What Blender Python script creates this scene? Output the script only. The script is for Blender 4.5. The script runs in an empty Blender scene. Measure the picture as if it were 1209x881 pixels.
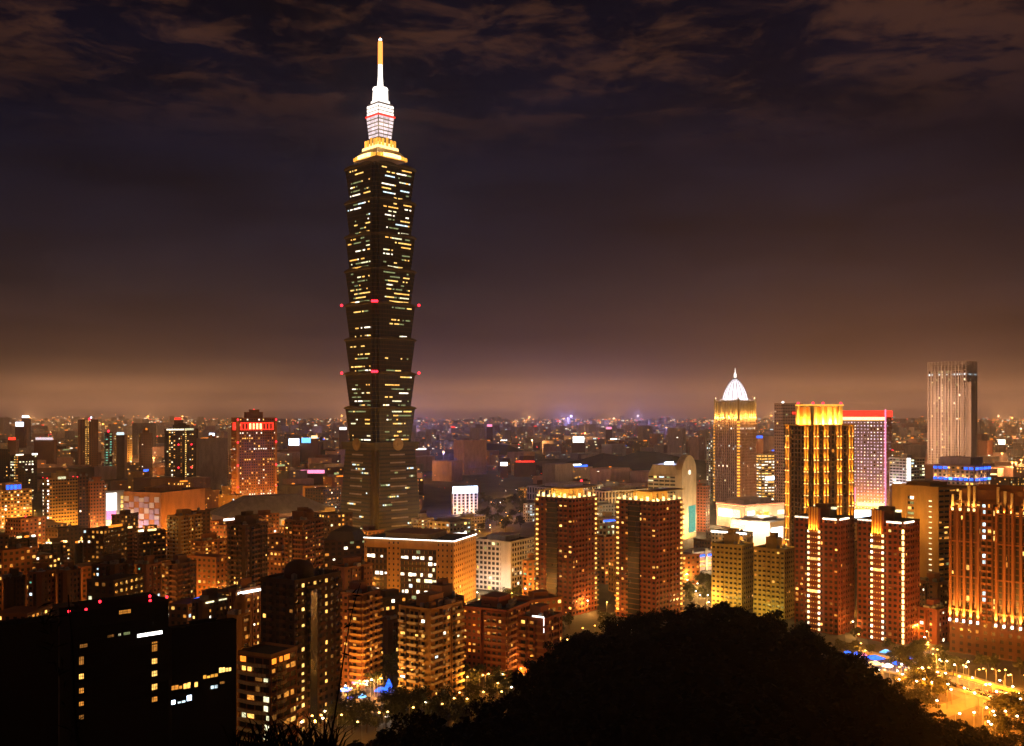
import bpy, math, random
from math import sin, cos, atan, radians, pi
# ---------------------------------------------------------------- camera
S = bpy.context.scene
COL = S.collection
F, CX, HY, H = 1170.0, 604.5, 490.0, 130.0       # photo focal length in px, centre column, horizon row, eye height in m
cd = bpy.data.cameras.new('camera'); cam = bpy.data.objects.new('camera', cd); COL.objects.link(cam)
cam.location = (0, 0, H); cam.rotation_euler = (radians(90), 0, 0)
cd.sensor_width = 36; cd.lens = 36*F/1209; cd.shift_y = (HY-440.5)/1209
cd.clip_start = 1; cd.clip_end = 80000
S.camera = cam
# ---------------------------------------------------------------- night sky
W = bpy.data.worlds.new('World'); S.world = W; W.use_nodes = True
nt = W.node_tree; N = nt.nodes; L = nt.links; N.clear()
def nd(t, **k):
    n = N.new(t)
    for a, b in k.items(): setattr(n, a, b)
    return n
def mth(op, a, b=None, c=None, clamp=False):
    n = nd('ShaderNodeMath', operation=op); n.use_clamp = clamp
    for i, v in enumerate((a, b, c)):
        if v is None: continue
        if isinstance(v, (int, float)): n.inputs[i].default_value = v
        else: L.new(v, n.inputs[i])
    return n.outputs[0]
tc = nd('ShaderNodeTexCoord'); sp = nd('ShaderNodeSeparateXYZ'); L.new(tc.outputs['Generated'], sp.inputs[0])
X_, Y_, Z_ = sp.outputs
ramp = nd('ShaderNodeValToRGB'); cr = ramp.color_ramp
L.new(mth('MULTIPLY', Z_, 2.0), ramp.inputs[0])
stops = [(0.0, (.28, .125, .082)), (.018, (.58, .25, .13)), (.045, (.52, .225, .105)), (.08, (.155, .070, .038)), (.11, (.070, .033, .022)), (.16, (.033, .0165, .0145)), (.25, (.0165, .0115, .0150)),
         (.34, (.0095, .0085, .0160)), (.50, (.0045, .0050, .0125)), (.68, (.0028, .0030, .0085)), (1.0, (.002, .002, .005))]
while len(cr.elements) < len(stops): cr.elements.new(.5)
for e, (p, c) in zip(cr.elements, stops): e.position = p; e.color = (*c, 1)
# broader orange glow of the city to the east (right)
az = mth('ARCTAN2', X_, Y_)
g1 = mth('DIVIDE', mth('SUBTRACT', az, .34), .30)
g = mth('POWER', 2.718, mth('MULTIPLY', mth('MULTIPLY', g1, g1), -1))
gz = mth('POWER', 2.718, mth('MULTIPLY', mth('MAXIMUM', Z_, 0), -13))
glow = mth('MULTIPLY', mth('MULTIPLY', g, gz), .15)
gc = nd('ShaderNodeMix', data_type='RGBA', blend_type='ADD'); gc.inputs[0].default_value = 1
# the glow is uneven: stronger over the brighter districts
na = nd('ShaderNodeTexNoise'); na.inputs['Scale'].default_value = 5.5; na.inputs['Detail'].default_value = 3
nv = nd('ShaderNodeCombineXYZ'); L.new(az, nv.inputs[0]); L.new(mth('MULTIPLY', Z_, 3.5), nv.inputs[1]); nv.inputs[2].default_value = 7.7; L.new(nv.outputs[0], na.inputs['Vector'])
nf_ = mth('ADD', mth('MULTIPLY', na.outputs[0], 1.7), .15)
rs = nd('ShaderNodeVectorMath', operation='SCALE'); L.new(ramp.outputs[0], rs.inputs[0]); L.new(nf_, rs.inputs['Scale'])
L.new(rs.outputs[0], gc.inputs[6])
gcol = nd('ShaderNodeVectorMath', operation='SCALE'); gcol.inputs[0].default_value = (1, .34, .12); L.new(glow, gcol.inputs['Scale'])
L.new(gcol.outputs[0], gc.inputs[7])
# cloud deck lit from below, seen on a plane overhead
zz = mth('MAXIMUM', Z_, .03)
cv = nd('ShaderNodeCombineXYZ'); L.new(mth('DIVIDE', X_, zz), cv.inputs[0]); L.new(mth('DIVIDE', Y_, zz), cv.inputs[1]); cv.inputs[2].default_value = 3.1
n1 = nd('ShaderNodeTexNoise'); n1.inputs['Scale'].default_value = 4.0; n1.inputs['Detail'].default_value = 10; n1.inputs['Roughness'].default_value = .66
n1.inputs['Distortion'].default_value = .35
L.new(cv.outputs[0], n1.inputs['Vector'])
n2 = nd('ShaderNodeTexNoise'); n2.inputs['Scale'].default_value = .42; n2.inputs['Detail'].default_value = 2
L.new(cv.outputs[0], n2.inputs['Vector'])
m1 = nd('ShaderNodeMapRange', interpolation_type='SMOOTHSTEP'); L.new(mth('ADD', mth('MULTIPLY', n1.outputs[0], .65), mth('MULTIPLY', n2.outputs[0], .35)), m1.inputs[0])
m1.inputs[1].default_value = .46; m1.inputs[2].default_value = .60
m2 = nd('ShaderNodeMapRange', interpolation_type='SMOOTHSTEP'); L.new(Z_, m2.inputs[0]); m2.inputs[1].default_value = .235; m2.inputs[2].default_value = .36
cl = nd('ShaderNodeVectorMath', operation='SCALE'); cl.inputs[0].default_value = (.048, .0175, .0055)
L.new(mth('MULTIPLY', m1.outputs[0], m2.outputs[0]), cl.inputs['Scale'])
ad = nd('ShaderNodeMix', data_type='RGBA', blend_type='ADD'); ad.inputs[0].default_value = 1
L.new(gc.outputs[2], ad.inputs[6]); L.new(cl.outputs[0], ad.inputs[7])
bg = nd('ShaderNodeBackground'); L.new(ad.outputs[2], bg.inputs[0]); bg.inputs[1].default_value = 1.0
wo = nd('ShaderNodeOutputWorld'); L.new(bg.outputs[0], wo.inputs[0])
W.cycles.sampling_method = 'MANUAL'; W.cycles.sample_map_resolution = 256
# ---------------------------------------------------------------- dim warm glow from the west side of the city
sd = bpy.data.lights.new('sun', 'SUN'); sun = bpy.data.objects.new('sun', sd); COL.objects.link(sun)
sd.energy = .18; sd.angle = radians(12); sd.color = (1, .35, .08)
sun.rotation_euler = (radians(54), 0, radians(-56))     # shines from behind the camera's left
# ---------------------------------------------------------------- exposure and sampling
S.view_settings.view_transform = 'Standard'; S.view_settings.look = 'None'
S.view_settings.exposure = 0; S.view_settings.gamma = 1; S.view_settings.use_curve_mapping = False
S.render.engine = 'CYCLES'
cy = S.cycles
cy.use_denoising = True; cy.max_bounces = 4; cy.diffuse_bounces = 2; cy.glossy_bounces = 2; cy.transmission_bounces = 2
cy.volume_bounces = 2; cy.transparent_max_bounces = 8
cy.sample_clamp_indirect = .6; cy.sample_clamp_direct = 0
cy.use_adaptive_sampling = True; cy.adaptive_threshold = .015
cy.caustics_reflective = False; cy.caustics_refractive = False
R = random.Random(11)

# ================================================================ helpers
def wx(px, Y): return (px-CX)/F*Y
def wz(py, Y): return H-(py-HY)/F*Y
def gy(py): return H*F/(py-HY)                     # depth of the ground seen at a row
def tag(o, label=None, cat=None, group=None, kind=None):
    if label: o['label'] = label
    if cat: o['category'] = cat
    if group: o['group'] = group
    if kind: o['kind'] = kind
    return o
class MB:
    def __init__(s): s.v = []; s.f = []; s.m = []
    def quad(s, a, b, c, d, mi=0):
        i = len(s.v); s.v += [a, b, c, d]; s.f.append((i, i+1, i+2, i+3)); s.m.append(mi)
    def box(s, x0, x1, y0, y1, z0, z1, mi=0):
        i = len(s.v)
        s.v += [(x0,y0,z0),(x1,y0,z0),(x1,y1,z0),(x0,y1,z0),(x0,y0,z1),(x1,y0,z1),(x1,y1,z1),(x0,y1,z1)]
        for q in ((0,3,2,1),(4,5,6,7),(0,1,5,4),(1,2,6,5),(2,3,7,6),(3,0,4,7)):
            s.f.append(tuple(i+k for k in q)); s.m.append(mi)
    def rbox(s, cx, cy_, z0, z1, w, d, a, mi=0):
        ca, sa = cos(a), sin(a)
        P = [(cx+x*ca-y*sa, cy_+x*sa+y*ca) for x, y in ((-w/2,-d/2),(w/2,-d/2),(w/2,d/2),(-w/2,d/2))]
        s.loft([(P, z0), (P, z1)], mi)
    def loft(s, rings, mi=0, cap=True):
        n = len(rings[0][0]); base = len(s.v)
        for P, z in rings: s.v += [(p[0], p[1], z) for p in P]
        for k in range(len(rings)-1):
            for j in range(n):
                a = base+k*n+j; b = base+k*n+(j+1) % n
                s.f.append((a, b, b+n, a+n)); s.m.append(mi)
        if cap:
            s.f.append(tuple(base+n-1-j for j in range(n))); s.m.append(mi)
            s.f.append(tuple(base+(len(rings)-1)*n+j for j in range(n))); s.m.append(mi)
    def sq(s, hz, mi=0, a=0, cx=0, cy_=0):             # hz: list of (half size, z)
        s.loft([([(cx+h*x, cy_+h*y) for x, y in ((-1,-1),(1,-1),(1,1),(-1,1))], z) for h, z in hz], mi)
    def lathe(s, rz, n=16, mi=0, cx=0, cy_=0):
        s.loft([([(cx+r*cos(2*pi*j/n), cy_+r*sin(2*pi*j/n)) for j in range(n)], z) for r, z in rz], mi)
    def tube(s, pts, r, n=5, mi=0):
        from mathutils import Vector
        pts = [Vector(p) for p in pts]; base = len(s.v)
        for k, p in enumerate(pts):
            t = (pts[min(k+1, len(pts)-1)]-pts[max(k-1, 0)]).normalized()
            a = t.cross(Vector((0, 1, .3))).normalized(); b = t.cross(a)
            rr = r[k] if isinstance(r, (list, tuple)) else r
            s.v += [tuple(p+a*rr*cos(2*pi*j/n)+b*rr*sin(2*pi*j/n)) for j in range(n)]
        for k in range(len(pts)-1):
            for j in range(n):
                q = base+k*n+j; w = base+k*n+(j+1) % n
                s.f.append((q, w, w+n, q+n)); s.m.append(mi)
    def mesh(s, name, mats):
        me = bpy.data.meshes.new(name); me.from_pydata(s.v, [], s.f)
        for m in (mats if isinstance(mats, (list, tuple)) else [mats]): me.materials.append(m)
        if any(s.m): me.polygons.foreach_set('material_index', s.m)
        me.update(); return me
    def build(s, name, mats, parent=None, loc=None, rz=None):
        return obj(name, s.mesh(name, mats), parent, loc, rz)
def obj(name, me, parent=None, loc=None, rz=None):
    o = bpy.data.objects.new(name, me); COL.objects.link(o)
    if parent: o.parent = parent
    if loc: o.location = loc
    if rz is not None: o.rotation_euler = (0, 0, rz)
    return o
def empty(name, loc, rz=0, **k):
    o = obj(name, None, None, loc, rz); o.empty_display_size = 1
    return tag(o, **k)
def plight(parent, loc, P, col, r=.6, name='light'):
    d = LD.get((P, col, r))
    if d is None:
        d = bpy.data.lights.new(name, 'POINT'); d.energy = P; d.color = col; d.shadow_soft_size = r
        LD[(P, col, r)] = d
    o = bpy.data.objects.new(name, d); COL.objects.link(o); o.parent = parent; o.location = loc
    return o
LD = {}
def slight(b, parent, i, u, n, z, P, col, up=1, ang=70, r=.2):
    from mathutils import Vector
    k = ('s', P, col, ang); d = LD.get(k)
    if d is None:
        d = bpy.data.lights.new('uplight', 'SPOT'); d.energy = P; d.color = col; d.shadow_soft_size = r; d.spot_size = radians(ang); d.spot_blend = .6; LD[k] = d
    o = bpy.data.objects.new('uplight', d); COL.objects.link(o); o.parent = parent; o.location = b.pos(i, u, n, z)
    nn = b.fr(i)[2]; o.rotation_euler = Vector((-nn[0]*.22, -nn[1]*.22, up)).to_track_quat('-Z', 'Y').to_euler()
    return o
# ================================================================ materials
def mat(name, col, rough=.8, metal=0, var=.25, scale=.15, spec=.3, stain=.0):
    m = bpy.data.materials.new(name); m.use_nodes = True
    t = m.node_tree; b = t.nodes['Principled BSDF']
    b.inputs['Roughness'].default_value = rough; b.inputs['Metallic'].default_value = metal
    b.inputs['Specular IOR Level'].default_value = spec
    c = t.nodes.new('ShaderNodeTexCoord'); n = t.nodes.new('ShaderNodeTexNoise'); n.inputs['Scale'].default_value = scale
    n.inputs['Detail'].default_value = 5; n.inputs['Roughness'].default_value = .65
    mp = t.nodes.new('ShaderNodeMapping'); mp.inputs['Scale'].default_value = (1, 1, .35)
    t.links.new(c.outputs['Object'], mp.inputs[0]); t.links.new(mp.outputs[0], n.inputs['Vector'])
    r = t.nodes.new('ShaderNodeValToRGB')
    r.color_ramp.elements[0].position = .3; r.color_ramp.elements[1].position = .7
    r.color_ramp.elements[0].color = (*[x*(1-var) for x in col], 1); r.color_ramp.elements[1].color = (*[min(1, x*(1+var)) for x in col], 1)
    t.links.new(n.outputs[0], r.inputs[0]); t.links.new(r.outputs[0], b.inputs['Base Color'])
    return m
def lit(name, col, st, var=.5, scale=.9):
    m = bpy.data.materials.new(name); m.use_nodes = True
    t = m.node_tree; t.nodes.clear()
    e = t.nodes.new('ShaderNodeEmission'); e.inputs[0].default_value = (*col, 1)
    o = t.nodes.new('ShaderNodeOutputMaterial'); t.links.new(e.outputs[0], o.inputs[0])
    e.inputs[1].default_value = st
    if var:      # rooms differ: curtains, furniture, more or fewer lamps
        c = t.nodes.new('ShaderNodeNewGeometry'); n = t.nodes.new('ShaderNodeTexNoise'); n.inputs['Scale'].default_value = scale
        n.inputs['Detail'].default_value = 2
        t.links.new(c.outputs['Position'], n.inputs['Vector'])
        oi = t.nodes.new('ShaderNodeObjectInfo')
        r = t.nodes.new('ShaderNodeMapRange'); r.inputs[1].default_value = .3; r.inputs[2].default_value = .7
        r.inputs[3].default_value = 1-var; r.inputs[4].default_value = 1+var
        t.links.new(n.outputs[0], r.inputs[0])
        r2 = t.nodes.new('ShaderNodeMapRange'); r2.inputs[3].default_value = 1-var; r2.inputs[4].default_value = 1+var*.6
        t.links.new(oi.outputs['Random'], r2.inputs[0])
        q = t.nodes.new('ShaderNodeMath'); q.operation = 'MULTIPLY'; t.links.new(r.outputs[0], q.inputs[0]); t.links.new(r2.outputs[0], q.inputs[1])
        q2 = t.nodes.new('ShaderNodeMath'); q2.operation = 'MULTIPLY'; t.links.new(q.outputs[0], q2.inputs[0]); q2.inputs[1].default_value = st
        t.links.new(q2.outputs[0], e.inputs[1])
    m.cycles.emission_sampling = 'NONE'
    return m
M = dict(
    glass=mat('dark_glass', (.025, .022, .02), .22, 0, .3, .3, .6),
    brown=mat('brown_tile', (.25, .095, .032)), redbrown=mat('red_brown_tile', (.21, .052, .018)), darkbrown=mat('dark_brown_tile', (.12, .050, .020)),
    umber=mat('umber_tile', (.06, .028, .011)), ochre=mat('ochre_tile', (.42, .235, .065)), olive=mat('olive_tile', (.34, .25, .07)), cream=mat('cream_stone', (.55, .45, .3)),
    grey=mat('grey_concrete', (.30, .27, .25)), pale=mat('pale_panel', (.5, .46, .43)), white=mat('white_panel', (.7, .68, .66), var=.1),
    violet=mat('violet_panel', (.45, .38, .52)), orange=mat('orange_stone', (.48, .22, .07)), pink=mat('pink_stone', (.46, .30, .26)),
    black=mat('near_black', (.010, .009, .008), .9, 0, .3, .1, .05), metal=mat('grey_metal', (.25, .25, .25), .45, .6), gold=mat('gold_metal', (.45, .32, .12), .4, .5),  # black: shade of the silhouetted blocks put into the colour; tyres share it
    roof=mat('grey_roof', (.10, .085, .075)), darkroof=mat('dark_roof', (.05, .043, .04)), brick=mat('brick_red', (.36, .13, .07)),
    tgreen=mat('tower_glass', (.030, .034, .018), .3, .15, .25, .05, .5), tfin=mat('tower_fin', (.15, .12, .055), .5, .3), tbase=mat('tower_stone', (.105, .09, .045), .5, .1),
    ground=mat('ground_city', (.07, .058, .048), .95, 0, .5, .02), asphalt=mat('asphalt', (.11, .10, .09), .85, 0, .3, .08), kerb=mat('kerb_stone', (.32, .3, .27)),
    paint=mat('road_paint', (.75, .73, .68), .7, 0, .1, 1), yellowpaint=mat('yellow_paint', (.75, .62, .2), .6, 0, .1, 1),
    leaf=mat('leaves', (.035, .038, .013), .7, 0, .6, .6, .2), leafdark=mat('shaded_leaves', (.0045, .005, .003), .9, 0, .5, .3, .03), bark=mat('bark', (.10, .07, .045)),  # leafdark: leaves with the night shade put into their colour
    hill=mat('shaded_soil', (.004, .0038, .003), 1, 0, .3, .05, .0), farwood=mat('far_woodland', (.045, .05, .03), 1, 0, .5, .01, .0),  # hill: soil darkened to near black, its shade put into the colour
    warm=lit('window_warm', (1, .50, .10), 2.1), amber=lit('window_amber', (1, .36, .05), .95), dim=lit('window_dim', (1, .38, .07), .34), yellow=lit('window_yellow', (1, .60, .15), 2.1),

    wwhite=lit('window_white', (1, .88, .66), 3.0), cool=lit('window_cool', (.72, .92, 1), 2.0), green=lit('window_green', (.62, .72, .30), .55), lime=lit('window_lime', (1, .95, .55), 1.7),
    blue=lit('sign_blue', (.03, .13, 1), 2.6, .3), cyan=lit('sign_cyan', (.15, .5, 1), 2.2, .3), red=lit('sign_red', (1, .03, .015), 2.6, .2), pinkl=lit('sign_pink', (1, .25, .45), 2.0, .2),
    signw=lit('sign_white', (1, .96, .9), 4.5, .3), signb=lit('sign_bluewhite', (.62, .78, 1), 6, .1), gilt=lit('gilt_light', (1, .42, .05), 1.7, .4), giltw=lit('gilt_bright', (1, .66, .24), 3.4, .3),
    orangel=lit('orange_light', (1, .26, .02), 1.9, .3), beacon=lit('beacon_red', (1, .015, .03), 7, 0), lampo=lit('lamp_sodium', (1, .52, .13), 9, 0), lampw=lit('lamp_white', (1, .9, .7), 14, 0),
    violetl=lit('violet_glow', (.50, .36, .72), .8, .3), spirew=lit('spire_white', (1, .90, .80), 2.2, .25), spireo=lit('spire_orange', (1, .30, .06), 2.4, 0), pinkw=lit('panel_pinkwhite', (1, .80, .84), 1.15, .3),
    farlamp=lit('far_sodium_light', (1, .36, .05), 9, .4), farwhite=lit('far_white_light', (1, .86, .62), 8, .4), farred=lit('far_red_light', (1, .05, .05), 7, .3), griddot=lit('grid_light', (.92, .80, 1), 1.5, .25), teal=lit('teal_light', (.25, .85, .6), .8, .3), domew=lit('dome_white', (1, .90, .95), 1.7, .1),
)
WARM = [('warm', 3), ('amber', 4), ('yellow', 1), ('dim', 4), ('wwhite', .4)]
OFFICE = [('lime', 3), ('wwhite', 2), ('green', 3), ('yellow', 1), ('cool', .7)]
MIX = [('warm', 3), ('amber', 3), ('wwhite', 1.5), ('cool', 1), ('lime', 1), ('dim', 3)]
TEALS = [('cool', 3), ('teal', 2), ('warm', 1), ('amber', 1)]
AMB = [('amber', 5), ('dim', 6), ('warm', 1)]
def pick(pal):
    t = R.random()*sum(w for _, w in pal)
    for k, w in pal:
        t -= w
        if t <= 0: return k
    return pal[0][0]
_pane = {}
def pane_mesh(k):
    if k not in _pane:
        b = MB(); b.box(-.5, .5, -.05, .05, -.5, .5); _pane[k] = b.mesh('window', M[k])
    return _pane[k]
_bal = {}
def balc_mesh(w, m):
    key = (round(w, 1), m)
    if key not in _bal:
        b = MB(); dpt = 1.25
        b.box(-w/2, w/2, -dpt, 0, -.12, .08); b.box(-w/2, w/2, -dpt, -dpt+.12, .081, 1.0)
        b.box(-w/2, -w/2+.12, -dpt+.121, 0, .081, .97); b.box(w/2-.12, w/2, -dpt+.121, 0, .081, .97)
        _bal[key] = b.mesh('balcony', M[m])
    return _bal[key]

OCC = []          # (x, y, radius) of footprints already taken
MARKS = []        # (px, landmark phrase) for describing the many plain blocks
FACE_ROT = (0, -pi/2, pi/2, pi)
class Bld:
    """A building on a yawed rectangular plan. l, r, top are photo pixels of its outline, Y the depth of the near corner,
    s the share of the width taken by the face that looks left, rel its yaw against the line of sight."""
    def __init__(b, name, label, cat, l, r, top, Y, s=.7, rel=62, thick=20, group=None, mark=None, z0=0):
        pl, pr, pc = (l-CX)/F, (r-CX)/F, (l+s*(r-l)-CX)/F
        th = radians(rel)-atan((pl+pr)/2); Xc = pc*Y
        b.d = (Xc-pl*Y)/(sin(th)+pl*cos(th)) if s > .01 else thick
        b.w = (pr*Y-Xc)/(cos(th)-pr*sin(th)) if s < .99 else thick
        b.th = th; b.Y = Y; b.h = wz(top, Y); b.l, b.r = l, r
        cxx = Xc+b.w/2*cos(th)-b.d/2*sin(th); cyy = Y+b.w/2*sin(th)+b.d/2*cos(th)
        b.root = empty(name, (cxx, cyy, z0), th, label=label, cat=cat, group=group)
        OCC.append((cxx, cyy, .5*math.hypot(b.w, b.d)))
        if mark: MARKS.append(((l+r)/2, mark))
        b.panes = []; b.balcs = []
    def zpy(b, py): return wz(py, b.Y)
    def fr(b, i):
        w, d = b.w/2, b.d/2
        return ((-w,-d),(1,0),(0,-1),b.w) if i == 0 else ((-w,d),(0,-1),(-1,0),b.d) if i == 1 else ((w,-d),(0,1),(1,0),b.d) if i == 2 else ((w,d),(-1,0),(0,1),b.w)
    def fb(b, mb, i, u0, u1, n0, n1, z0, z1, mi=0):
        o, u, n, _ = b.fr(i)
        xs = [o[0]+u[0]*a+n[0]*c for a in (u0, u1) for c in (n0, n1)]; ys = [o[1]+u[1]*a+n[1]*c for a in (u0, u1) for c in (n0, n1)]
        mb.box(min(xs), max(xs), min(ys), max(ys), z0, z1, mi)
    def pos(b, i, u, n, z):
        o, uu, nn, _ = b.fr(i); return (o[0]+uu[0]*u+nn[0]*n, o[1]+uu[1]*u+nn[1]*n, z)
    def facade(b, mb, i, z0, z1, fh=3.4, bay=4., wf=.6, hf=.55, style='grid', litp=.12, pal=WARM, cols={}, rows={}, mi=0, rec=.4, skip=(), u0=0, u1=None, mi2=None, zlit=None, noff=0):
        o, u, n, Wd = b.fr(i); u1 = Wd if u1 is None else u1
        mg = .02 if i in (1, 2) and u0 == 0 and u1 == Wd else 0
        a0, a1 = u0+mg, u1-mg
        nb = max(1, round((a1-a0)/bay)); bw = (a1-a0)/nb; nf = max(1, round((z1-z0)/fh)); f = (z1-z0)/nf
        pn, sn = {'grid': (0, -.07), 'band': (-.25, 0), 'pier': (.45, -.12)}[style]
        mi2 = mi if mi2 is None else mi2
        for k in range(nb+1):
            pw = bw*(1-wf)
            c0 = a0+k*bw-pw/2; c1 = c0+pw
            b.fb(mb, i, max(c0, a0), min(c1, a1), -rec-(2.6 if noff != 0 and k in (0, nb) else .3)+noff*0, pn+noff, z0, z1-(.0 if style != 'band' else .05), mi)
        for q in range(nf+1):
            sh = f*(1-hf)
            c0 = z0+q*f-sh/2; c1 = c0+sh
            b.fb(mb, i, a0+.01, a1-.01, -rec-.32+noff, sn+noff, max(c0, z0+.01), min(c1, z1-.02), mi2)
        for k in range(nb):
            for q in range(nf):
                if k in skip or (k-nb) in skip: continue
                c = cols.get(k, cols.get(k-nb)); pr = litp if zlit is None else zlit(q/nf)
                if c: key = c[0] if R.random() < c[1] else None
                elif q in rows or (q-nf) in rows:
                    c = rows.get(q, rows.get(q-nf)); key = c[0] if R.random() < c[1] else None
                else: key = pick(pal) if R.random() < pr else None
                ws, hs, dz = (R.choice((1, 1, .8, .55)), R.choice((1, 1, .8, .6)), R.choice((0, .06, -.08))) if key and bw > 2 else (1, 1, 0)
                b.panes.append((i, a0+(k+.5)*bw+(1-ws)*bw*wf*.4*R.choice((-1, 1)), -rec+.1+noff, z0+(q+.5)*f+dz*f*(1-hs), bw*wf*.98*ws, f*hf*.96*hs, key))
        return nb, nf, bw, f
    def balconies(b, i, k_list, nb, bw, nf, f, z0, m='brown', every=1, off=0):
        for k in k_list:
            k = k % nb
            for q in range(0, nf, every): b.balcs.append((i, off+(k+.5)*bw, z0+q*f+.3, bw*.86, m))
    def core(b, mb, z0, z1, mi, rec=.75):
        mb.box(-b.w/2+rec, b.w/2-rec, -b.d/2+rec, b.d/2-rec, z0, z1-.03, mi)
    def crown(b, z, mats=('roof', 'grey'), par=1.1, pent=(.35, .35, 4.5), tank=True, beacon=0):
        mb = MB(); w, d = b.w/2, b.d/2; t = .35; e = .06
        mb.box(-w+.1, w-.1, -d+.1, d-.1, z-.02, z+.25, 0)
        for x0, x1, y0, y1 in ((-w-e, w+e, -d-e, -d+t), (-w-e, w+e, d-t, d+e), (-w-e, -w+t, -d+t, d-t), (w-t, w+e, -d+t, d-t)):
            mb.box(x0, x1, y0, y1, z, z+par, 1)
        b.root_roof = mb.build('roof', [M[mats[0]], M[mats[1]]], b.root)
        if pent:
            pw, pd, ph = w*pent[0], d*pent[1], pent[2]
            m2 = MB(); m2.box(-pw, pw, -pd*.8, pd*1.2, z+.2, z+ph); m2.box(-pw*1.06, pw*1.06, -pd*.86, pd*1.26, z+ph+.003, z+ph+.35)
            if ph > 5: m2.box(-pw*.5, pw*.6, -pd*.4, pd*.7, z+ph+.36, z+ph*1.45)
            m2.build('rooftop_house', [M[mats[1]]], b.root_roof)
        if tank:
            for sx in (-.62, .55):
                m3 = MB(); m3.lathe([(1.2, z+.25), (1.2, z+2.4), (.5, z+2.9)], 12, cx=w*sx, cy_=-d*.45); m3.build('water_tank', M['metal'], b.root_roof)
        for k in range(beacon):
            x, y = ((-w, -d), (-w, d), (w, -d), (w, d))[k] if beacon > 1 else (0, 0)
            beacon_part(b.root, (x*.97, y*.97, z+par+(pent[2] if beacon == 1 and pent else 0)), .55)
    def done(b, nind=100, lights=0):
        ps = b.panes
        litp = [p for p in ps if p[6]]; dark = [p for p in ps if not p[6]]
        R.shuffle(litp); R.shuffle(dark)
        vis = lambda p: p[0] in (0, 1)
        ordered = [p for p in litp if vis(p)]+[p for p in dark if vis(p)]+[p for p in ps if not vis(p)]
        ind, rest = ordered[:nind], ordered[nind:]
        for i, u, n, z, w, h, k in ind:
            o = obj('window', pane_mesh(k or 'glass'), b.root, b.pos(i, u, n, z), FACE_ROT[i]); o.scale = (w, 1, h)
        keys = sorted({p[6] for p in rest if p[6]})
        if rest:
            mb = MB()
            for i, u, n, z, w, h, k in rest:
                if k: b.fb(mb, i, u-w/2, u+w/2, n-.05, n+.05, z-h/2, z+h/2, keys.index(k))
                elif not keys or len(rest) < 900 and vis((i,)): b.fb(mb, i, u-w/2, u+w/2, n-.06, n+.03, z-h/2, z+h/2, len(keys))
            if mb.f: tag(mb.build('window', [M[k] for k in keys]+[M['glass']], b.root), kind='stuff')
        bs = b.balcs; R.shuffle(bs); mbx = MB()
        for q, (i, u, z, w, m) in enumerate(bs):
            if q < (100 if nind >= 60 else 0): obj('balcony', balc_mesh(w, m), b.root, b.pos(i, u, 0, z), FACE_ROT[i])
            else:
                b.fb(mbx, i, u-w/2, u+w/2, 0, 1.25, z-.12, z+.08); b.fb(mbx, i, u-w/2, u+w/2, 1.13, 1.25, z+.081, z+1.0)
        if mbx.f: tag(mbx.build('balcony', M[bs[0][4]], b.root), kind='stuff')
def beacon_part(parent, loc, r=.6, m='beacon'):
    k = ('beacon', round(r, 2), m)
    if k not in _pane:
        mb = MB(); mb.lathe([(r*.5, -r), (r, -r*.3), (r, r*.4), (r*.4, r)], 8); _pane[k] = mb.mesh('beacon', M[m])
    return obj('beacon', _pane[k], parent, loc)
def sign_part(b, i, u0, u1, z0, z1, m, n=.5, name='sign', t=.3):
    mb = MB(); b.fb(mb, i, u0, u1, n, n+t, z0, z1); return mb.build(name, M[m], b.root)

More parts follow.
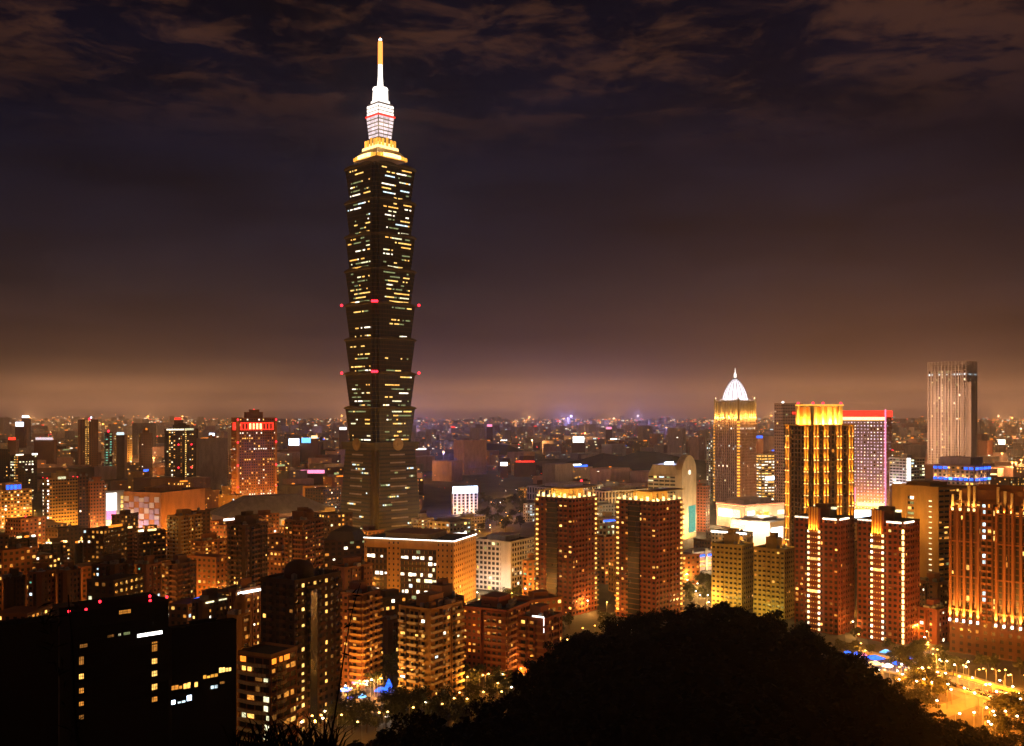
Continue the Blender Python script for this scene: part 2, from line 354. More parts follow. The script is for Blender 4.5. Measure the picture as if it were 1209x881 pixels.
BAYS = [((0, .22, 0), (.22, .30, 1), (.30, .60, 2), (.60, .68, 1), (.68, 1, 0)), ((0, .30, 2), (.30, .37, 1), (.37, .63, 0), (.63, .70, 1), (.70, 1, 2)), ((0, .42, 0), (.42, .52, 1), (.52, 1, 2))]
PAR = {'umber': 'darkbrown', 'darkbrown': 'brown', 'brown': 'ochre', 'redbrown': 'brown', 'ochre': 'cream'}  # lighter parapets: balcony light and shade contrast put into the colour
def std(name, label, l, r, top, Y, wall='brown', s=.7, rel=62, style='grid', litp=.12, pal=WARM, fh=3.4, bay=4., wf=.58, hf=.52, nind=100, cat='apartment block', cols0={}, cols1={}, rows={},
        balc0=(), balc1=(), balm=None, faces=(0, 1, 2, 3), roof=('darkroof', None), pent=(.4, .4, 5), beacon=0, group=None, mark=None, thick=20, tank=True, par=1.1, mi2=None, litp0=None, base=0, zlit=None, bays=False):
    b = Bld(name, label, cat, l, r, top, Y, s, rel, thick, group, mark)
    mb = MB(); b.core(mb, 0, b.h, 1, 2.9 if bays else .75)
    info = {}
    for i in faces:
        if bays and i < 2:      # bays step in and out: deep dark recesses between them, balconies on some
            Wd = b.fr(i)[3]; mg = .03 if i == 1 else 0
            cuts = BAYS[R.randrange(len(BAYS))] if Wd > 14 else ((0, .38, 0), (.38, .52, 1), (.52, 1, 2))
            for (a, c, t) in cuts:
                A0, A1 = max(mg, a*Wd), min(Wd-mg, c*Wd)
                cc = (cols0 if i == 0 else cols1) if t == 0 and a == 0 or (t == 2 and a < .5) else {}
                if t == 1:
                    b.facade(mb, i, 0, b.h-1.5, fh, max(2., A1-A0), .5, .45, 'grid', .10, pal, cc, {}, 0, u0=A0, u1=A1, noff=-2.0)
                else:
                    no = -.02 if t == 0 else -.75
                    nb, nf, bw, f = b.facade(mb, i, 0, b.h-(.02 if t == 0 else .4), fh, bay, wf, hf, style, litp if i == 1 else (litp0 if litp0 is not None else litp), pal, cc, {}, 0, u0=A0, u1=A1, noff=no)
                    if balc0 or balc1:
                        for k in (range(0, nb) if t == 2 else range(0, nb, 2)):
                            for q in range(1, nf): b.balcs.append((i, A0+(k+.5)*bw, q*f+.3, bw*(.98 if t == 2 else .8), balm or PAR.get(wall, wall)))
                            if t == 0: break
            continue
        nb, nf, bw, f = b.facade(mb, i, base, b.h, fh, bay, wf, hf, style, (litp if (i == 1 or litp0 is None) else litp0) if i < 2 else litp*.6, pal, cols0 if i == 0 else cols1 if i == 1 else {}, rows if i < 2 else {}, 0, mi2=2 if mi2 else None, zlit=zlit)
        if i == 0 and balc0: b.balconies(0, balc0, nb, bw, nf, f, base, balm or wall)
        if i == 1 and balc1: b.balconies(1, balc1, nb, bw, nf, f, base, balm or wall)
        info[i] = (nb, nf, bw, f)
    if base: mb.box(-b.w/2, b.w/2, -b.d/2, b.d/2, 0, base-.03, 0)
    mb.build('wall', [M[wall], M['glass'], M[mi2 or wall]], b.root)
    b.crown(b.h, (roof[0], roof[1] or wall), par, pent, tank, beacon)
    b.info = info; b.nind = nind
    return b
# ================================================================ setting: ground, hill, far hills
GR = 20000
g_ = MB(); g_.quad((-GR, -200, 0), (GR, -200, 0), (GR, GR, 0), (-GR, GR, 0)); tag(g_.build('ground', M['ground']), kind='structure')
# crest of the wooded hill in the photo: px, py, depth
CREST = [(-400, 1010, 120), (0, 985, 125), (250, 925, 130), (330, 896, 135), (400, 878, 140), (470, 862, 150), (520, 850, 165), (560, 838, 180), (600, 822, 200), (625, 802, 215), (642, 778, 225), (655, 757, 232), (680, 747, 238), (705, 741, 242), (735, 733, 246),
         (775, 717, 250), (820, 709, 252), (862, 710, 254), (900, 720, 258), (925, 733, 262), (950, 744, 268), (975, 755, 274), (1000, 766, 282), (1022, 780, 292), (1040, 796, 302), (1060, 812, 315), (1085, 826, 330), (1105, 838, 345),
         (1130, 850, 360), (1160, 860, 372), (1190, 870, 380), (1230, 874, 385), (1400, 880, 390), (1700, 900, 400)]
def crest(px):
    for (a, ya, da), (b, yb, db) in zip(CREST, CREST[1:]):
        if a <= px <= b:
            t = (px-a)/(b-a); return ya+(yb-ya)*t, da+(db-da)*t
    return CREST[0][1:] if px < CREST[0][0] else CREST[-1][1:]
TH = 5.4     # height of the trees on the hill
def hill_z(px, Y):
    py, D = crest(px); zc = max(wz(py, D)-TH, -1)
    if Y <= D:
        a = Y/D; sight = H-4-(H-4-zc)*a
        return max(sight-26*sin(pi*min(1, a))**1.1*(1-a*.35), -1.5) if Y > 1 else H-4
    t = min(1, (Y-D)/(zc*1.0+35)); return zc*(1-t*t*(3-2*t))-2.2*t
hb = MB(); nx, ny = 150, 70
for j in range(ny+1):
    Yj = 2+(j/ny)**1.25*480
    for i in range(nx+1):
        px = -400+2100*i/nx
        hb.v.append((wx(px, Yj), Yj, hill_z(px, Yj)+.6*sin(px*.07+Yj*.2)))
for j in range(ny):
    for i in range(nx):
        a = j*(nx+1)+i; hb.f.append((a, a+1, a+nx+2, a+nx+1)); hb.m.append(0)
hb.v += [(-250, 2, H-4), (250, 2, H-4), (250, -160, H-8), (-250, -160, H-8)]; k = len(hb.v); hb.f.append((k-4, k-3, k-2, k-1)); hb.m.append(0)
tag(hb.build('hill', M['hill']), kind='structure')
# low far hills: the dark wooded rise right of the tall tower, and the ridge at the horizon
def ridge(name, prof, Y, thick, m):
    mb = MB(); n = len(prof)
    for k, (px, py) in enumerate(prof):
        z = max(wz(py, Y), 0)
        for q, (dy, fz) in enumerate(((-thick, -.02), (-thick*.6, .35), (-thick*.25, .8), (0, 1), (thick*.4, .7), (thick, -.02))):
            mb.v.append((wx(px, Y)*(1+dy/Y), Y+dy, z*fz*(1 if q in (0, 5) else 1+.06*sin(k*2.3+q))-(1 if fz < 0 else 0)))
    for k in range(n-1):
        for q in range(5):
            a = k*6+q; mb.f.append((a, a+6, a+7, a+1)); mb.m.append(0)
    return tag(mb.build(name, M[m]), kind='structure')
ridge('hills', [(610, 585), (635, 572), (655, 556), (672, 546), (690, 541), (712, 536), (735, 538), (752, 533), (775, 534), (800, 538), (825, 545), (845, 556), (860, 570)], 2350, 420, 'farwood')
ridge('hills', [(480, 566), (500, 552), (530, 538), (555, 527), (575, 523), (600, 526), (620, 534), (640, 545), (660, 556)], 3100, 500, 'farwood')
ridge('hills', [(330, 560), (345, 546), (365, 534), (385, 530), (405, 531), (430, 540), (460, 556)], 2800, 350, 'farwood')
# ================================================================ the tall segmented tower
def tall_tower():
    Yc = 1032; k = Yc/F; pxc = 449
    root = empty('skyscraper', (wx(pxc, Yc), Yc, 0), radians(36.9)-atan((pxc-CX)/F),
                 label='tallest skyscraper with eight flared glass segments and a white lit spire', cat='skyscraper')
    OCC.append((wx(pxc, Yc), Yc, 62)); MARKS.append((449, 'the tall segmented tower'))
    zz = lambda py: H-(py-HY)*1000/F
    zc = lambda py: H-(py-HY)*Yc/F
    hw = lambda px: px/2*k/1.4            # half side seen px wide
    A = 28.0
    def plan(a):
        n, m = a*.20, a*.09; P = []
        for sx, sy, flip in ((1,-1,0),(1,1,1),(-1,1,0),(-1,-1,1)):
            c = [(a-n, -a), (a-n, -(a-m)), (a-m, -(a-m)), (a-m, -(a-n)), (a, -(a-n))]
            c = [(x*sx, -y*sy) for x, y in c]; c = c[::-1] if flip else c
            P += c
        return P
    def ordered(a):
        P = plan(a); return sorted(P, key=lambda p: math.atan2(p[1], p[0])) if 0 else P
    # orientation check: polygon must run counter-clockwise
    z0 = zz(522.6); pitch = (zz(192)-z0)/8
    modules = []
    def halfw(f): return A*(.875+.125*f)
    for mseg in range(8):
        b0 = z0+mseg*pitch; b1 = b0+pitch
        mb = MB(); mb.loft([(plan(halfw(0)), b0+.3), (plan(halfw(1)), b1-1.6)])
        seg = mb.build('segment', M['tgreen'], root)
        fb_ = MB()
        for q in range(1, 9):
            f = q/8.6; zq = b0+f*pitch; a = halfw(f)
            fb_.loft([(plan(a+.32), zq-.42), (plan(a+.34), zq+.12)], 0)
        # mullions following the slope
        for i in range(4):
            ca, sa = cos(FACE_ROT[i]), sin(FACE_ROT[i])
            for u in [x/10*.76 for x in range(-10, 11)]:
                pts = []
                for f, zq in ((.0, b0+.5), (.97, b1-1.8)):
                    a = halfw(f); pts.append((a, zq))
                (aa, za), (ab, zb) = pts
                for du0, du1 in ((-.14, .14),):
                    vs = []
                    for (a, zq) in pts:
                        for uu, nn in ((u*a+du0, a-.1), (u*a+du1, a-.1), (u*a+du1, a+.28), (u*a+du0, a+.28)):
                            x, y = uu, -nn; vs.append((x*ca-y*sa, x*sa+y*ca, zq))
                    j = len(fb_.v); fb_.v += vs
                    for q4 in ((0,3,2,1),(4,5,6,7),(0,1,5,4),(1,2,6,5),(2,3,7,6),(3,0,4,7)):
                        fb_.f.append(tuple(j+t for t in q4)); fb_.m.append(0)
        fb_.build('floor_fins', M['tfin'], seg)
        lb = MB(); a = halfw(1)
        lb.loft([(plan(a+.5), b1-1.6), (plan(a+1.5), b1-.7), (plan(a+1.5), b1-.1)])
        # cloud-scroll parapet: each half of a face swells, dips at its middle
        for i in range(4):
            ca, sa = cos(FACE_ROT[i]), sin(FACE_ROT[i])
            for q in range(24):
                u0, u1 = (-1+q/12)*.8*a, (-1+(q+1)/12)*.8*a
                t = abs((-1+(q+.5)/12)); hgt = .4+1.7*sin(pi*min(1, t*1.0))**.8
                P = [(u0, -(a+1.3)), (u1, -(a+1.3)), (u1, -(a+.7)), (u0, -(a+.7))]
                lb.loft([([(x*ca-y*sa, x*sa+y*ca) for x, y in P], b1-.15), ([(x*ca-y*sa, x*sa+y*ca) for x, y in P], b1-.1+hgt)])
        lb.build('ledge', M['tfin'], root)
    # corner scroll brackets at the foot of every segment
    # base: a stone pyramid with ribbed middle panels
    bb = MB(); a0, a1 = A*1.22, A*.985; zb = z0-2.2
    bb.loft([(plan(a0), 0), (plan(a1), zb)]); base = bb.build('base', M['tbase'], root)
    rb = MB(); NB = []
    for i in range(4):
        ca, sa = cos(FACE_ROT[i]), sin(FACE_ROT[i])
        def rot(P): return [(x*ca-y*sa, x*sa+y*ca) for x, y in P]
        nrow = 25
        for q in range(nrow):
            nb_ = MB()
            f0 = (q+.15)/nrow; f1 = (q+.62 if q % 2 else q+.5)/nrow
            for f, ff, x0, x1, nn in ((f0, f1, -.8, .8, .25),):
                A0, A1 = a0+(a1-a0)*f, a0+(a1-a0)*ff
                rb.loft([(rot([(x0*A0, -A0-nn), (x1*A0, -A0-nn), (x1*A0, -A0+.5), (x0*A0, -A0+.5)]), f*zb), (rot([(x0*A1, -A1-nn), (x1*A1, -A1-nn), (x1*A1, -A1+.5), (x0*A1, -A1+.5)]), ff*zb)])
            if q % 2 == 0 and 0 < q < nrow-2:
                NB.append(nb_)
                f0, f1 = (q+.2)/nrow, (q+.55)/nrow
                A0, A1 = a0+(a1-a0)*f0, a0+(a1-a0)*f1
                nb_.loft([(rot([(-.33*A0, -A0-.9), (.33*A0, -A0-.9), (.33*A0, -A0), (-.33*A0, -A0)]), f0*zb), (rot([(-.33*A1, -A1-.9), (.33*A1, -A1-.9), (.33*A1, -A1), (-.33*A1, -A1)]), f1*zb)])
    rb.build('glazing_band', M['tgreen'], base)
    for t in NB: t.build('ribbed_panel', M['pale'], base)
    lb = MB(); lb.sq([(A*1.02, zb), (A*1.03, zb+2.2)]); lb.sq([(A*1.0, zb-5.5), (A*1.0, zb-.02)]); lb.build('belt', M['tbase'], root)
    for i in range(4):
        mb = MB(); mb.lathe([(6.4, -.6), (6.4, .6)], 28); mb.lathe([(5.2, .6), (4.9, 1.0)], 28)
        mb.loft([([(x*1.6, y*1.6) for x, y in ((-1,-1),(1,-1),(1,1),(-1,1))], 1.0), ([(x*1.5, y*1.5) for x, y in ((-1,-1),(1,-1),(1,1),(-1,1))], 1.5)])
        o = mb.build('medallion', M['gold'], root); an = FACE_ROT[i]-pi/2
        o.location = (cos(an)*(A*1.05+.6), sin(an)*(A*1.05+.6), zz(525)); o.rotation_euler = (pi/2, 0, FACE_ROT[i])
    # stepped podium storeys with lit shop fronts
    pb = MB(); pb.sq([(A*1.32, 0), (A*1.32, 9)]); pb.build('podium', M['tbase'], root)
    for i in (0, 1):
        for q in range(12):
            o = obj('window', pane_mesh('cool' if q % 3 else 'wwhite'), root); u = (-1+(q+.5)/6)*A*1.2
            ca, sa = cos(FACE_ROT[i]), sin(FACE_ROT[i]); x, y = u, -(A*1.32+.1)
            o.location = (x*ca-y*sa, x*sa+y*ca, 5.6); o.rotation_euler = (0, 0, FACE_ROT[i]); o.scale = (3.6, 1, 3.4)
    # lit windows in runs, following each segment's tilt
    wins = []
    dens = [.40, .40, .36, .36, .52, .44, .42, .48]        # from the lowest segment up
    for ms in range(8):
        for i in (0, 1, 2, 3):
            for q in range(8):
                if R.random() > dens[ms]*1.9: continue
                for run in range(R.choice((2, 2, 3, 3, 4))):
                    st = R.randint(-9, 8); ln = R.choice((1, 2, 3, 4, 6, 8, 9))
                    key = R.choice(('lime', 'yellow', 'wwhite', 'warm', 'green', 'green', 'cool' if ms > 5 else 'green', 'yellow'))
                    for t in range(st, min(9, st+ln)):
                        if R.random() < .88: wins.append((ms, i, q, t, key))
    seen = set(); wl = []
    for wv in wins:
        if wv[:4] not in seen: seen.add(wv[:4]); wl.append(wv)
    wl.sort(key=lambda t: (t[1] > 1, R.random()))
    tilt = math.atan(A*.125/pitch); stuff = MB(); keys = ['lime', 'yellow', 'wwhite', 'green', 'cool', 'warm']
    for c, (ms, i, q, t, key) in enumerate(wl):
        f = (q+.62)/8.6; zq = z0+ms*pitch+f*pitch; a = halfw(f)+.36
        u = (t+.5)/10*.76*a; wq = .076*a*.93; ca, sa = cos(FACE_ROT[i]), sin(FACE_ROT[i])
        if c < 88:
            o = obj('window', pane_mesh(key), root); x, y = u, -a
            o.location = (x*ca-y*sa, x*sa+y*ca, zq); o.rotation_euler = (tilt, 0, FACE_ROT[i]); o.scale = (wq, 1, 1.25)
        else:
            j = len(stuff.v)
            for dz, uu in ((-.62, -wq/2), (-.62, wq/2), (.62, wq/2), (.62, -wq/2)):
                x, y = u+uu, -(a+dz*math.tan(tilt)+.05); stuff.v.append((x*ca-y*sa, x*sa+y*ca, zq+dz))
            stuff.f.append((j, j+1, j+2, j+3)); stuff.m.append(keys.index(key))
    # some rooms lit in the base too
    for i in (0, 1):
        ca, sa = cos(FACE_ROT[i]), sin(FACE_ROT[i])
        for q in range(1, 24):
            if R.random() < .5:
                st = R.uniform(-.75, .6); ln = R.randint(1, 7)
                for t in range(ln):
                    u = st+t*.075
                    if u > .75: break
                    f = (q+.8)/25; a = a0+(a1-a0)*f; j = len(stuff.v); key = R.choice(('green', 'green', 'lime', 'yellow', 'cool'))
                    for dz, uu in ((-.75, -.03), (-.75, .03), (.75, .03), (.75, -.03)):
                        x, y = (u+uu)*a, -(a-dz*(a0-a1)/zb+.12); stuff.v.append((x*ca-y*sa, x*sa+y*ca, f*zb+dz))
                    stuff.f.append((j, j+1, j+2, j+3)); stuff.m.append(keys.index(key))
    tag(stuff.build('window', [M[x] for x in keys], root), kind='stuff')
    for zt in (zz(356.5), zz(439)):
        for sx, sy in ((-1, -1), (1, -1), (-1, 1), (1, 1)):
            for du in ((0,) if (sx, sy) != (-1, -1) else (-2.2, 0, 2.2)):
                beacon_part(root, (sx*(A+.5)+du*.7, sy*(A+.5)-du*.7, zt), 1.25)
    # top: ring of amber light, stepped roof, flared lantern, disc and spire
    top = MB(); top.sq([(hw(62), zc(191.5)), (hw(60), zc(188)), (hw(48), zc(181.5)), (hw(42), zc(179))]); top.build('roof', M['gold'], root)
    for i in range(4):
        ca, sa = cos(FACE_ROT[i]), sin(FACE_ROT[i])
        for q in range(10):
            u0, u1 = (-1+q/5)*hw(60), (-1+(q+1)/5)*hw(60)-.25; n = hw(62)+.6; t = (-1+(q+.5)/5); lift = 1.9*(1-t*t)
            P = [(u0, -n-.5), (u1, -n-.5), (u1, -n+.3), (u0, -n+.3)]
            mb = MB(); mb.loft([([(x*ca-y*sa, x*sa+y*ca) for x, y in P], zc(191.5)+lift*.6), ([(x*ca-y*sa, x*sa+y*ca) for x, y in P], zc(188)+lift)])
            mb.build('ring_light', M['gilt' if abs(t) > .5 else 'giltw'], root)
    s1 = MB(); s1.sq([(hw(43), zc(179)), (hw(42), zc(175.8))]); s1.sq([(hw(38), zc(175.8)+.01), (hw(30), zc(171))]); s1.build('stepped_roof', M['giltw'], root)
    for i in range(4):
        ca, sa = cos(FACE_ROT[i]), sin(FACE_ROT[i])
        for u in (-.8, -.45, 0, .45, .8):
            g2 = MB(); x, y = u*hw(38), -hw(37); g2.rbox(x*ca-y*sa, x*sa+y*ca, zc(175.8), zc(167.5 if u else 165.5), 2.4, 1.2, FACE_ROT[i])
            g2.build('roof_ornament', M['gilt'], root)
    lan = MB(); lan.sq([(hw(26), zc(171)), (hw(26.5), zc(165)), (hw(33), zc(139.5)), (hw(34), zc(138))]); lan.build('lantern', M['tfin'], root)
    for i in range(4):
        ca, sa = cos(FACE_ROT[i]), sin(FACE_ROT[i])
        for row in range(6):
            f0, f1 = row/6+.025, row/6+.135
            for (u0, u1) in ((-.92, -.36), (-.28, .28), (.36, .92)):
                mb = MB(); rings = []
                for f in (f0, f1):
                    a = hw(26.5)+(hw(33)-hw(26.5))*f
                    rings.append(([(x*ca-y*sa, x*sa+y*ca) for x, y in ((u0*a, -a-.35), (u1*a, -a-.35), (u1*a, -a+.1), (u0*a, -a+.1))], zc(165)+(zc(139.5)-zc(165))*f))
                mb.loft(rings); mb.build('light_panel', M['pinkw'], root)
    rd = MB(); rd.sq([(hw(35), zc(140)), (hw(35.5), zc(138.4))]); rd.build('red_band', M['red'], root)
    cr_ = MB(); cr_.sq([(hw(31), zc(138.4)), (hw(31), zc(127)), (hw(29), zc(124))]); cr_.build('belfry', M['pale'], root)
    for i in range(4):
        ca, sa = cos(FACE_ROT[i]), sin(FACE_ROT[i])
        for row in range(3):
            mb = MB()
            for q in range(9):
                x, y = (-1+(q+.5)/4.5)*hw(30), -hw(31.5); mb.rbox(x*ca-y*sa, x*sa+y*ca, zc(137.4-row*4.1), zc(134.6-row*4.1), 1.9, .5, FACE_ROT[i])
            mb.build('light_row', M['spirew'], root)
    up = MB(); up.sq([(hw(19), zc(124)+.01), (hw(18), zc(109.2))]); up.sq([(hw(23), zc(124)+.02), (hw(22), zc(120))]); up.build('upper_tower', M['spirew'], root)
    dk = MB(); dk.lathe([(7.4, zc(108.4)), (8.2, zc(106.5)), (7.6, zc(104.5)), (3.4, zc(102.8))], 20); dk.build('disc', M['spirew'], root)
    sh = MB(); sh.lathe([(3.3, zc(102.8)+.01), (2.5, zc(90)), (2.3, zc(76.6))], 12); sp_ = sh.build('spire', M['spirew'], root)  # floodlighting of the shaft put in as its own glow
    s2 = MB(); s2.lathe([(2.5, zc(76.6)+.01), (2.4, zc(50)), (1.2, zc(47.5)), (.4, zc(44))], 12); s2.build('spire_light', M['spireo'], sp_)
    mb = MB(); mb.lathe([(.4, zc(50)), (1.6, zc(48)), (1.6, zc(46.5)), (.3, zc(45))], 8); mb.build('tip_lamp', M['signb'], sp_)
    for i in range(4):
        an = FACE_ROT[i]-pi/2; plight(root, (cos(an)*(hw(62)+9), sin(an)*(hw(62)+9), zc(189)), 9000, (1, .5, .12), 1.5)
        plight(root, (cos(an)*(hw(30)+12), sin(an)*(hw(30)+12), zc(150)), 12000, (1, .8, .7), 2)
tall_tower()

# ================================================================ right side: named towers
# --- domed tower
def domed_tower():
    b = std('domed_tower', 'tall tower topped by a white glowing dome and golden lit shoulders', 843, 893, 494, 1330, 'pink', s=.58, rel=55, style='pier', litp=.05, pal=OFFICE, fh=3.9, bay=3.2, wf=.5, hf=.6, nind=60,
            cat='skyscraper', cols0={}, pent=None, tank=False, faces=(0, 1, 2, 3), rows={-4: ('wwhite', .5), -10: ('cool', .3), -17: ('wwhite', .3)}, mark='the domed tower')
    r = b.root; z = b.h; w, d = b.w/2, b.d/2
    # beads of light up the near corner
    for q in range(26):
        zq = 12+q*(z-14)/26; mb = MB(); mb.rbox(-w-.2, -d-.2, zq, zq+2.2, 3.2, 3.2, pi/4); mb.build('corner_light', M['gilt'], r)
        mb = MB(); mb.rbox(-w+.2, d-.2, zq, zq+1.9, 1.6, 1.6, pi/4); mb.build('corner_light', M['gilt'], r)
    zt = b.zpy(474)
    up = MB(); up.box(-w*.9, w*.9, -d*.9, d*.9, z+.3, zt); t1 = up.build('upper_storeys', M['cream'], r)
    z2 = b.zpy(471.5)
    u2 = MB(); u2.box(-w*.72, w*.72, -d*.72, d*.72, zt+.01, z2); u2.box(-w*.93, w*.93, -d*.93, d*.93, zt+.02, zt+1.2); u2.build('upper_storeys', M['cream'], r)
    for i in (0, 1, 2, 3):
        o, u, n, Wd = b.fr(i)
        for q in range(9):
            pm = MB(); uu = (q+.5)/9*Wd
            if q in (0, 8): b.fb(pm, i, max(uu-1, .5), min(uu+1, Wd-.5), -2, .9, z-.5, zt+3)
            else: b.fb(pm, i, uu-.45, uu+.45, -Wd*.06, .35, z+.4, zt-.5)
            pm.build('pilaster', M['cream'], t1)
        for q in range(4):
            sx = (q+.5)/4*Wd; x, y, _ = b.pos(i, sx, 2.6, 0)
            plight(r, (x, y, z+1.5), 12000, (1, .50, .10), .8)
    dr = MB(); dr.lathe([(17.6, z2), (17.6, z2+1.2), (16.6, z2+1.3)], 20); dr.build('dome_drum', M['domew'], r)
    dm = MB(); Rd = 16.2; z3 = b.zpy(445)
    prof = [(Rd*(1-t**1.6)**.8+.9, z2-1+(z3-z2+1)*t) for t in [q/9 for q in range(10)]]
    dm.lathe(prof, 20); dome = dm.build('dome', M['domew'], r)
    rb = MB()
    for q in range(16):
        a = 2*pi*q/16; rb.tube([(rr*1.02*cos(a), rr*1.02*sin(a), zq) for rr, zq in prof], .45, 4)
    rb.build('dome_rib', M['grey'], dome)
    fn = MB(); fn.lathe([(1.8, z3), (1.9, b.zpy(441)), (.7, b.zpy(439)), (.15, b.zpy(433))], 10); fn.build('finial', M['spirew'], dome)
    for sx in (-1, 1):
        for sy in (-1, 1):
            t = MB(); t.lathe([(1.5, z+1), (1.5, zt+1.5), (.2, zt+6)], 8, cx=sx*w*.93, cy_=sy*d*.93); t.build('corner_turret', M['gold'], r)
            plight(r, (sx*(w*.9), sy*(d*.9), z2+2), 7000, (1, .85, .9), 1.5)
    b.done(60)
domed_tower()
# --- golden uplit tower
def gold_tower():
    b = std('floodlit_tower', 'dark tower with golden uplights on every pilaster and a yellow glowing crown', 926, 1009, 503, 770, 'umber', s=.38, rel=42, style='grid', litp=.015, pal=WARM, fh=3.6, bay=3.9, wf=.62, hf=.7,
            nind=60, cat='tower', pent=None, tank=False, mark='the golden uplit tower')
    r = b.root; z = b.h; w, d = b.w/2, b.d/2; pitch = (b.zpy(503)-b.zpy(517))*1.0
    n = int((z-8)/pitch)
    for i in (0, 1):
        Wd = b.fr(i)[3]; cc = [.09, .48, .62, .92] if i == 0 else [.10, .80]
        pairs = [(c, s) for c in ([.10, .33, .63, .90] if i == 0 else [.14, .86]) for s in (-1, 1)]
        off = 1.55
        for c, s in pairs:
            u = c*Wd+s*off
            ps = MB(); b.fb(ps, i, u-.75, u+.75, -.3, .75, 2, z+.6); ps.build('pilaster', M['ochre'], r)
        for c in ([.10, .33, .63, .90] if i == 0 else [.14, .86]):
            for q in range(n):
                zq = z-(q+1)*pitch+.8
                mb = MB(); b.fb(mb, i, c*Wd-2.5, c*Wd+2.5, .05, 1.5, zq-.45, zq-.15); sc = mb.build('sconce', M['gold'], r)
                for s in (-1, 1): m2 = MB(); b.fb(m2, i, c*Wd+s*off-.5, c*Wd+s*off+.5, .8, 1.35, zq-.09, zq+.5); m2.build('sconce_lamp', M['giltw'], sc)
                for s in (-1, 1):
                    slight(b, sc, i, c*Wd+s*off, 1.45, zq+.1, 26000, (1, .42, .05))
    # crown
    zt = b.zpy(480)
    mb = MB(); mb.box(-w*1.02, w*1.02, -d*1.02, d*1.02, z+.26, z+.9); cw = mb.build('crown_deck', M['gold'], r)
    m3 = MB(); m3.box(-w*.62, w*.70, -d*.50, d*.62, z+.91, zt); m3.build('crown_wall', M['orange'], r)
    for x0, x1 in ((-.62, -.48), (-.25, -.16), (.05, .20), (.34, .42), (.56, .70)): m4 = MB(); m4.box(w*x0, w*x1, -d*.60, -d*.5-.01, z+.92, zt+.8); m4.build('crown_pier', M['cream'], r)
    for y0, y1 in ((-.5, -.36), (-.05, .08), (.46, .62)): m4 = MB(); m4.box(-w*.71, -w*.62-.01, d*y0, d*y1, z+.92, zt+.8); m4.build('crown_pier', M['cream'], r)
    m5 = MB(); m5.box(-w*.7, w*.75, -d*.6, d*.68, zt+.81, zt+1.7); m5.build('crown_roof', M['gilt'], r)
    for x in (-.42, -.15, .12, .42):
        plight(r, (w*x, -d*.50-3.6, z+2.4), 30000, (1, .42, .05), .8)
        lm = MB(); lm.lathe([(.7, z+.95), (.9, z+1.5), (.3, z+1.9)], 8, cx=w*x, cy_=-d*.50-3.6); lm.build('flood_lamp', M['giltw'], r)
    for y in (-.25, .25): plight(r, (-w*.62-3.4, d*y, z+2.4), 24000, (1, .36, .04), .8)
    for x, y in ((-.6, -.5), (.68, -.5), (-.6, .6), (.05, -.2)): beacon_part(r, (w*x, d*y, zt+2.6), 1.0)
    b.done(60)
gold_tower()
# --- hotel with a glittering grid front
def grid_hotel():
    b = std('grid_hotel', 'pale tower with a fine grid of white lights under a red and yellow band', 985, 1053, 497, 1300, 'pink', s=.9, rel=74, style='grid', litp=.96, pal=[('griddot', 6), ('wwhite', 1)],
            fh=4.4, bay=4.3, wf=.42, hf=.38, nind=90, cat='hotel', pent=None, tank=False, faces=(0, 1), thick=24, mark='the grid-lit pale tower', litp0=.2)
    z = b.h; zt = b.zpy(486)
    mb = MB(); mb.box(-b.w/2*.985, b.w/2*.985, -b.d/2*.985, b.d/2*.985, z+.26, zt); mb.build('top_storey', M['redbrown'], b.root)
    sign_part(b, 1, .5, b.d-.5, z+5.2, zt+1.2, 'red', .3, 'light_band', .6); sign_part(b, 1, .5, b.d-.5, z+.9, z+4.9, 'giltw', .3, 'light_band', .5)
    sign_part(b, 0, .5, b.w-.5, z+5.2, zt+1.2, 'red', .3, 'light_band', .6)
    mb = MB(); b.fb(mb, 1, b.d-1.5, b.d+.1, .05, 1.4, 10, zt+3); mb.build('edge_light', M['pinkl'], b.root)
    sign_part(b, 1, b.d*.45, b.d-2, 9, 14, 'giltw', 1.2, 'shop_front'); sign_part(b, 1, b.d*.1, b.d*.42, 14, 33, 'pinkl', .6, 'neon_panel')
    b.done(90)
grid_hotel()
# --- tower behind, grey-brown
b = std('office_tower', 'grey brown slab tower with red rooftop sign behind the golden uplit tower', 914, 948, 477, 1250, 'pink', s=.3, rel=40, style='grid', litp=.03, pal=OFFICE, nind=40, cat='tower', fh=3.8, bay=4.2, pent=None, tank=False, faces=(0, 1), mark=None)
sign_part(b, 0, b.w*.45, b.w*.85, b.h-13, b.h-10, 'red', .5); beacon_part(b.root, (-b.w/2+1, -b.d/2+1, b.h+2), 1.4, 'signw'); b.done(40)
b = std('office_block', 'low office block with bright white lit floors right of the domed tower', 892, 915, 537, 1400, 'cream', s=.3, rel=35, style='band', litp=.85, pal=[('wwhite', 3), ('warm', 3), ('yellow', 1)], nind=40, cat='office block', fh=4.2, bay=6, wf=.9, hf=.42, pent=None, tank=False, faces=(0, 1))
sign_part(b, 0, b.w*.3, b.w*.98, b.zpy(567), b.zpy(563), 'signb', .6); b.done(40)
b = std('office_tower', 'narrow hazy tower with yellow lit corner behind left edge of the domed tower', 834, 846, 520, 1500, 'grey', s=.4, rel=45, style='grid', litp=.25, pal=OFFICE, nind=0, cat='tower', pent=None, tank=False, faces=(0, 1)); b.done(0)
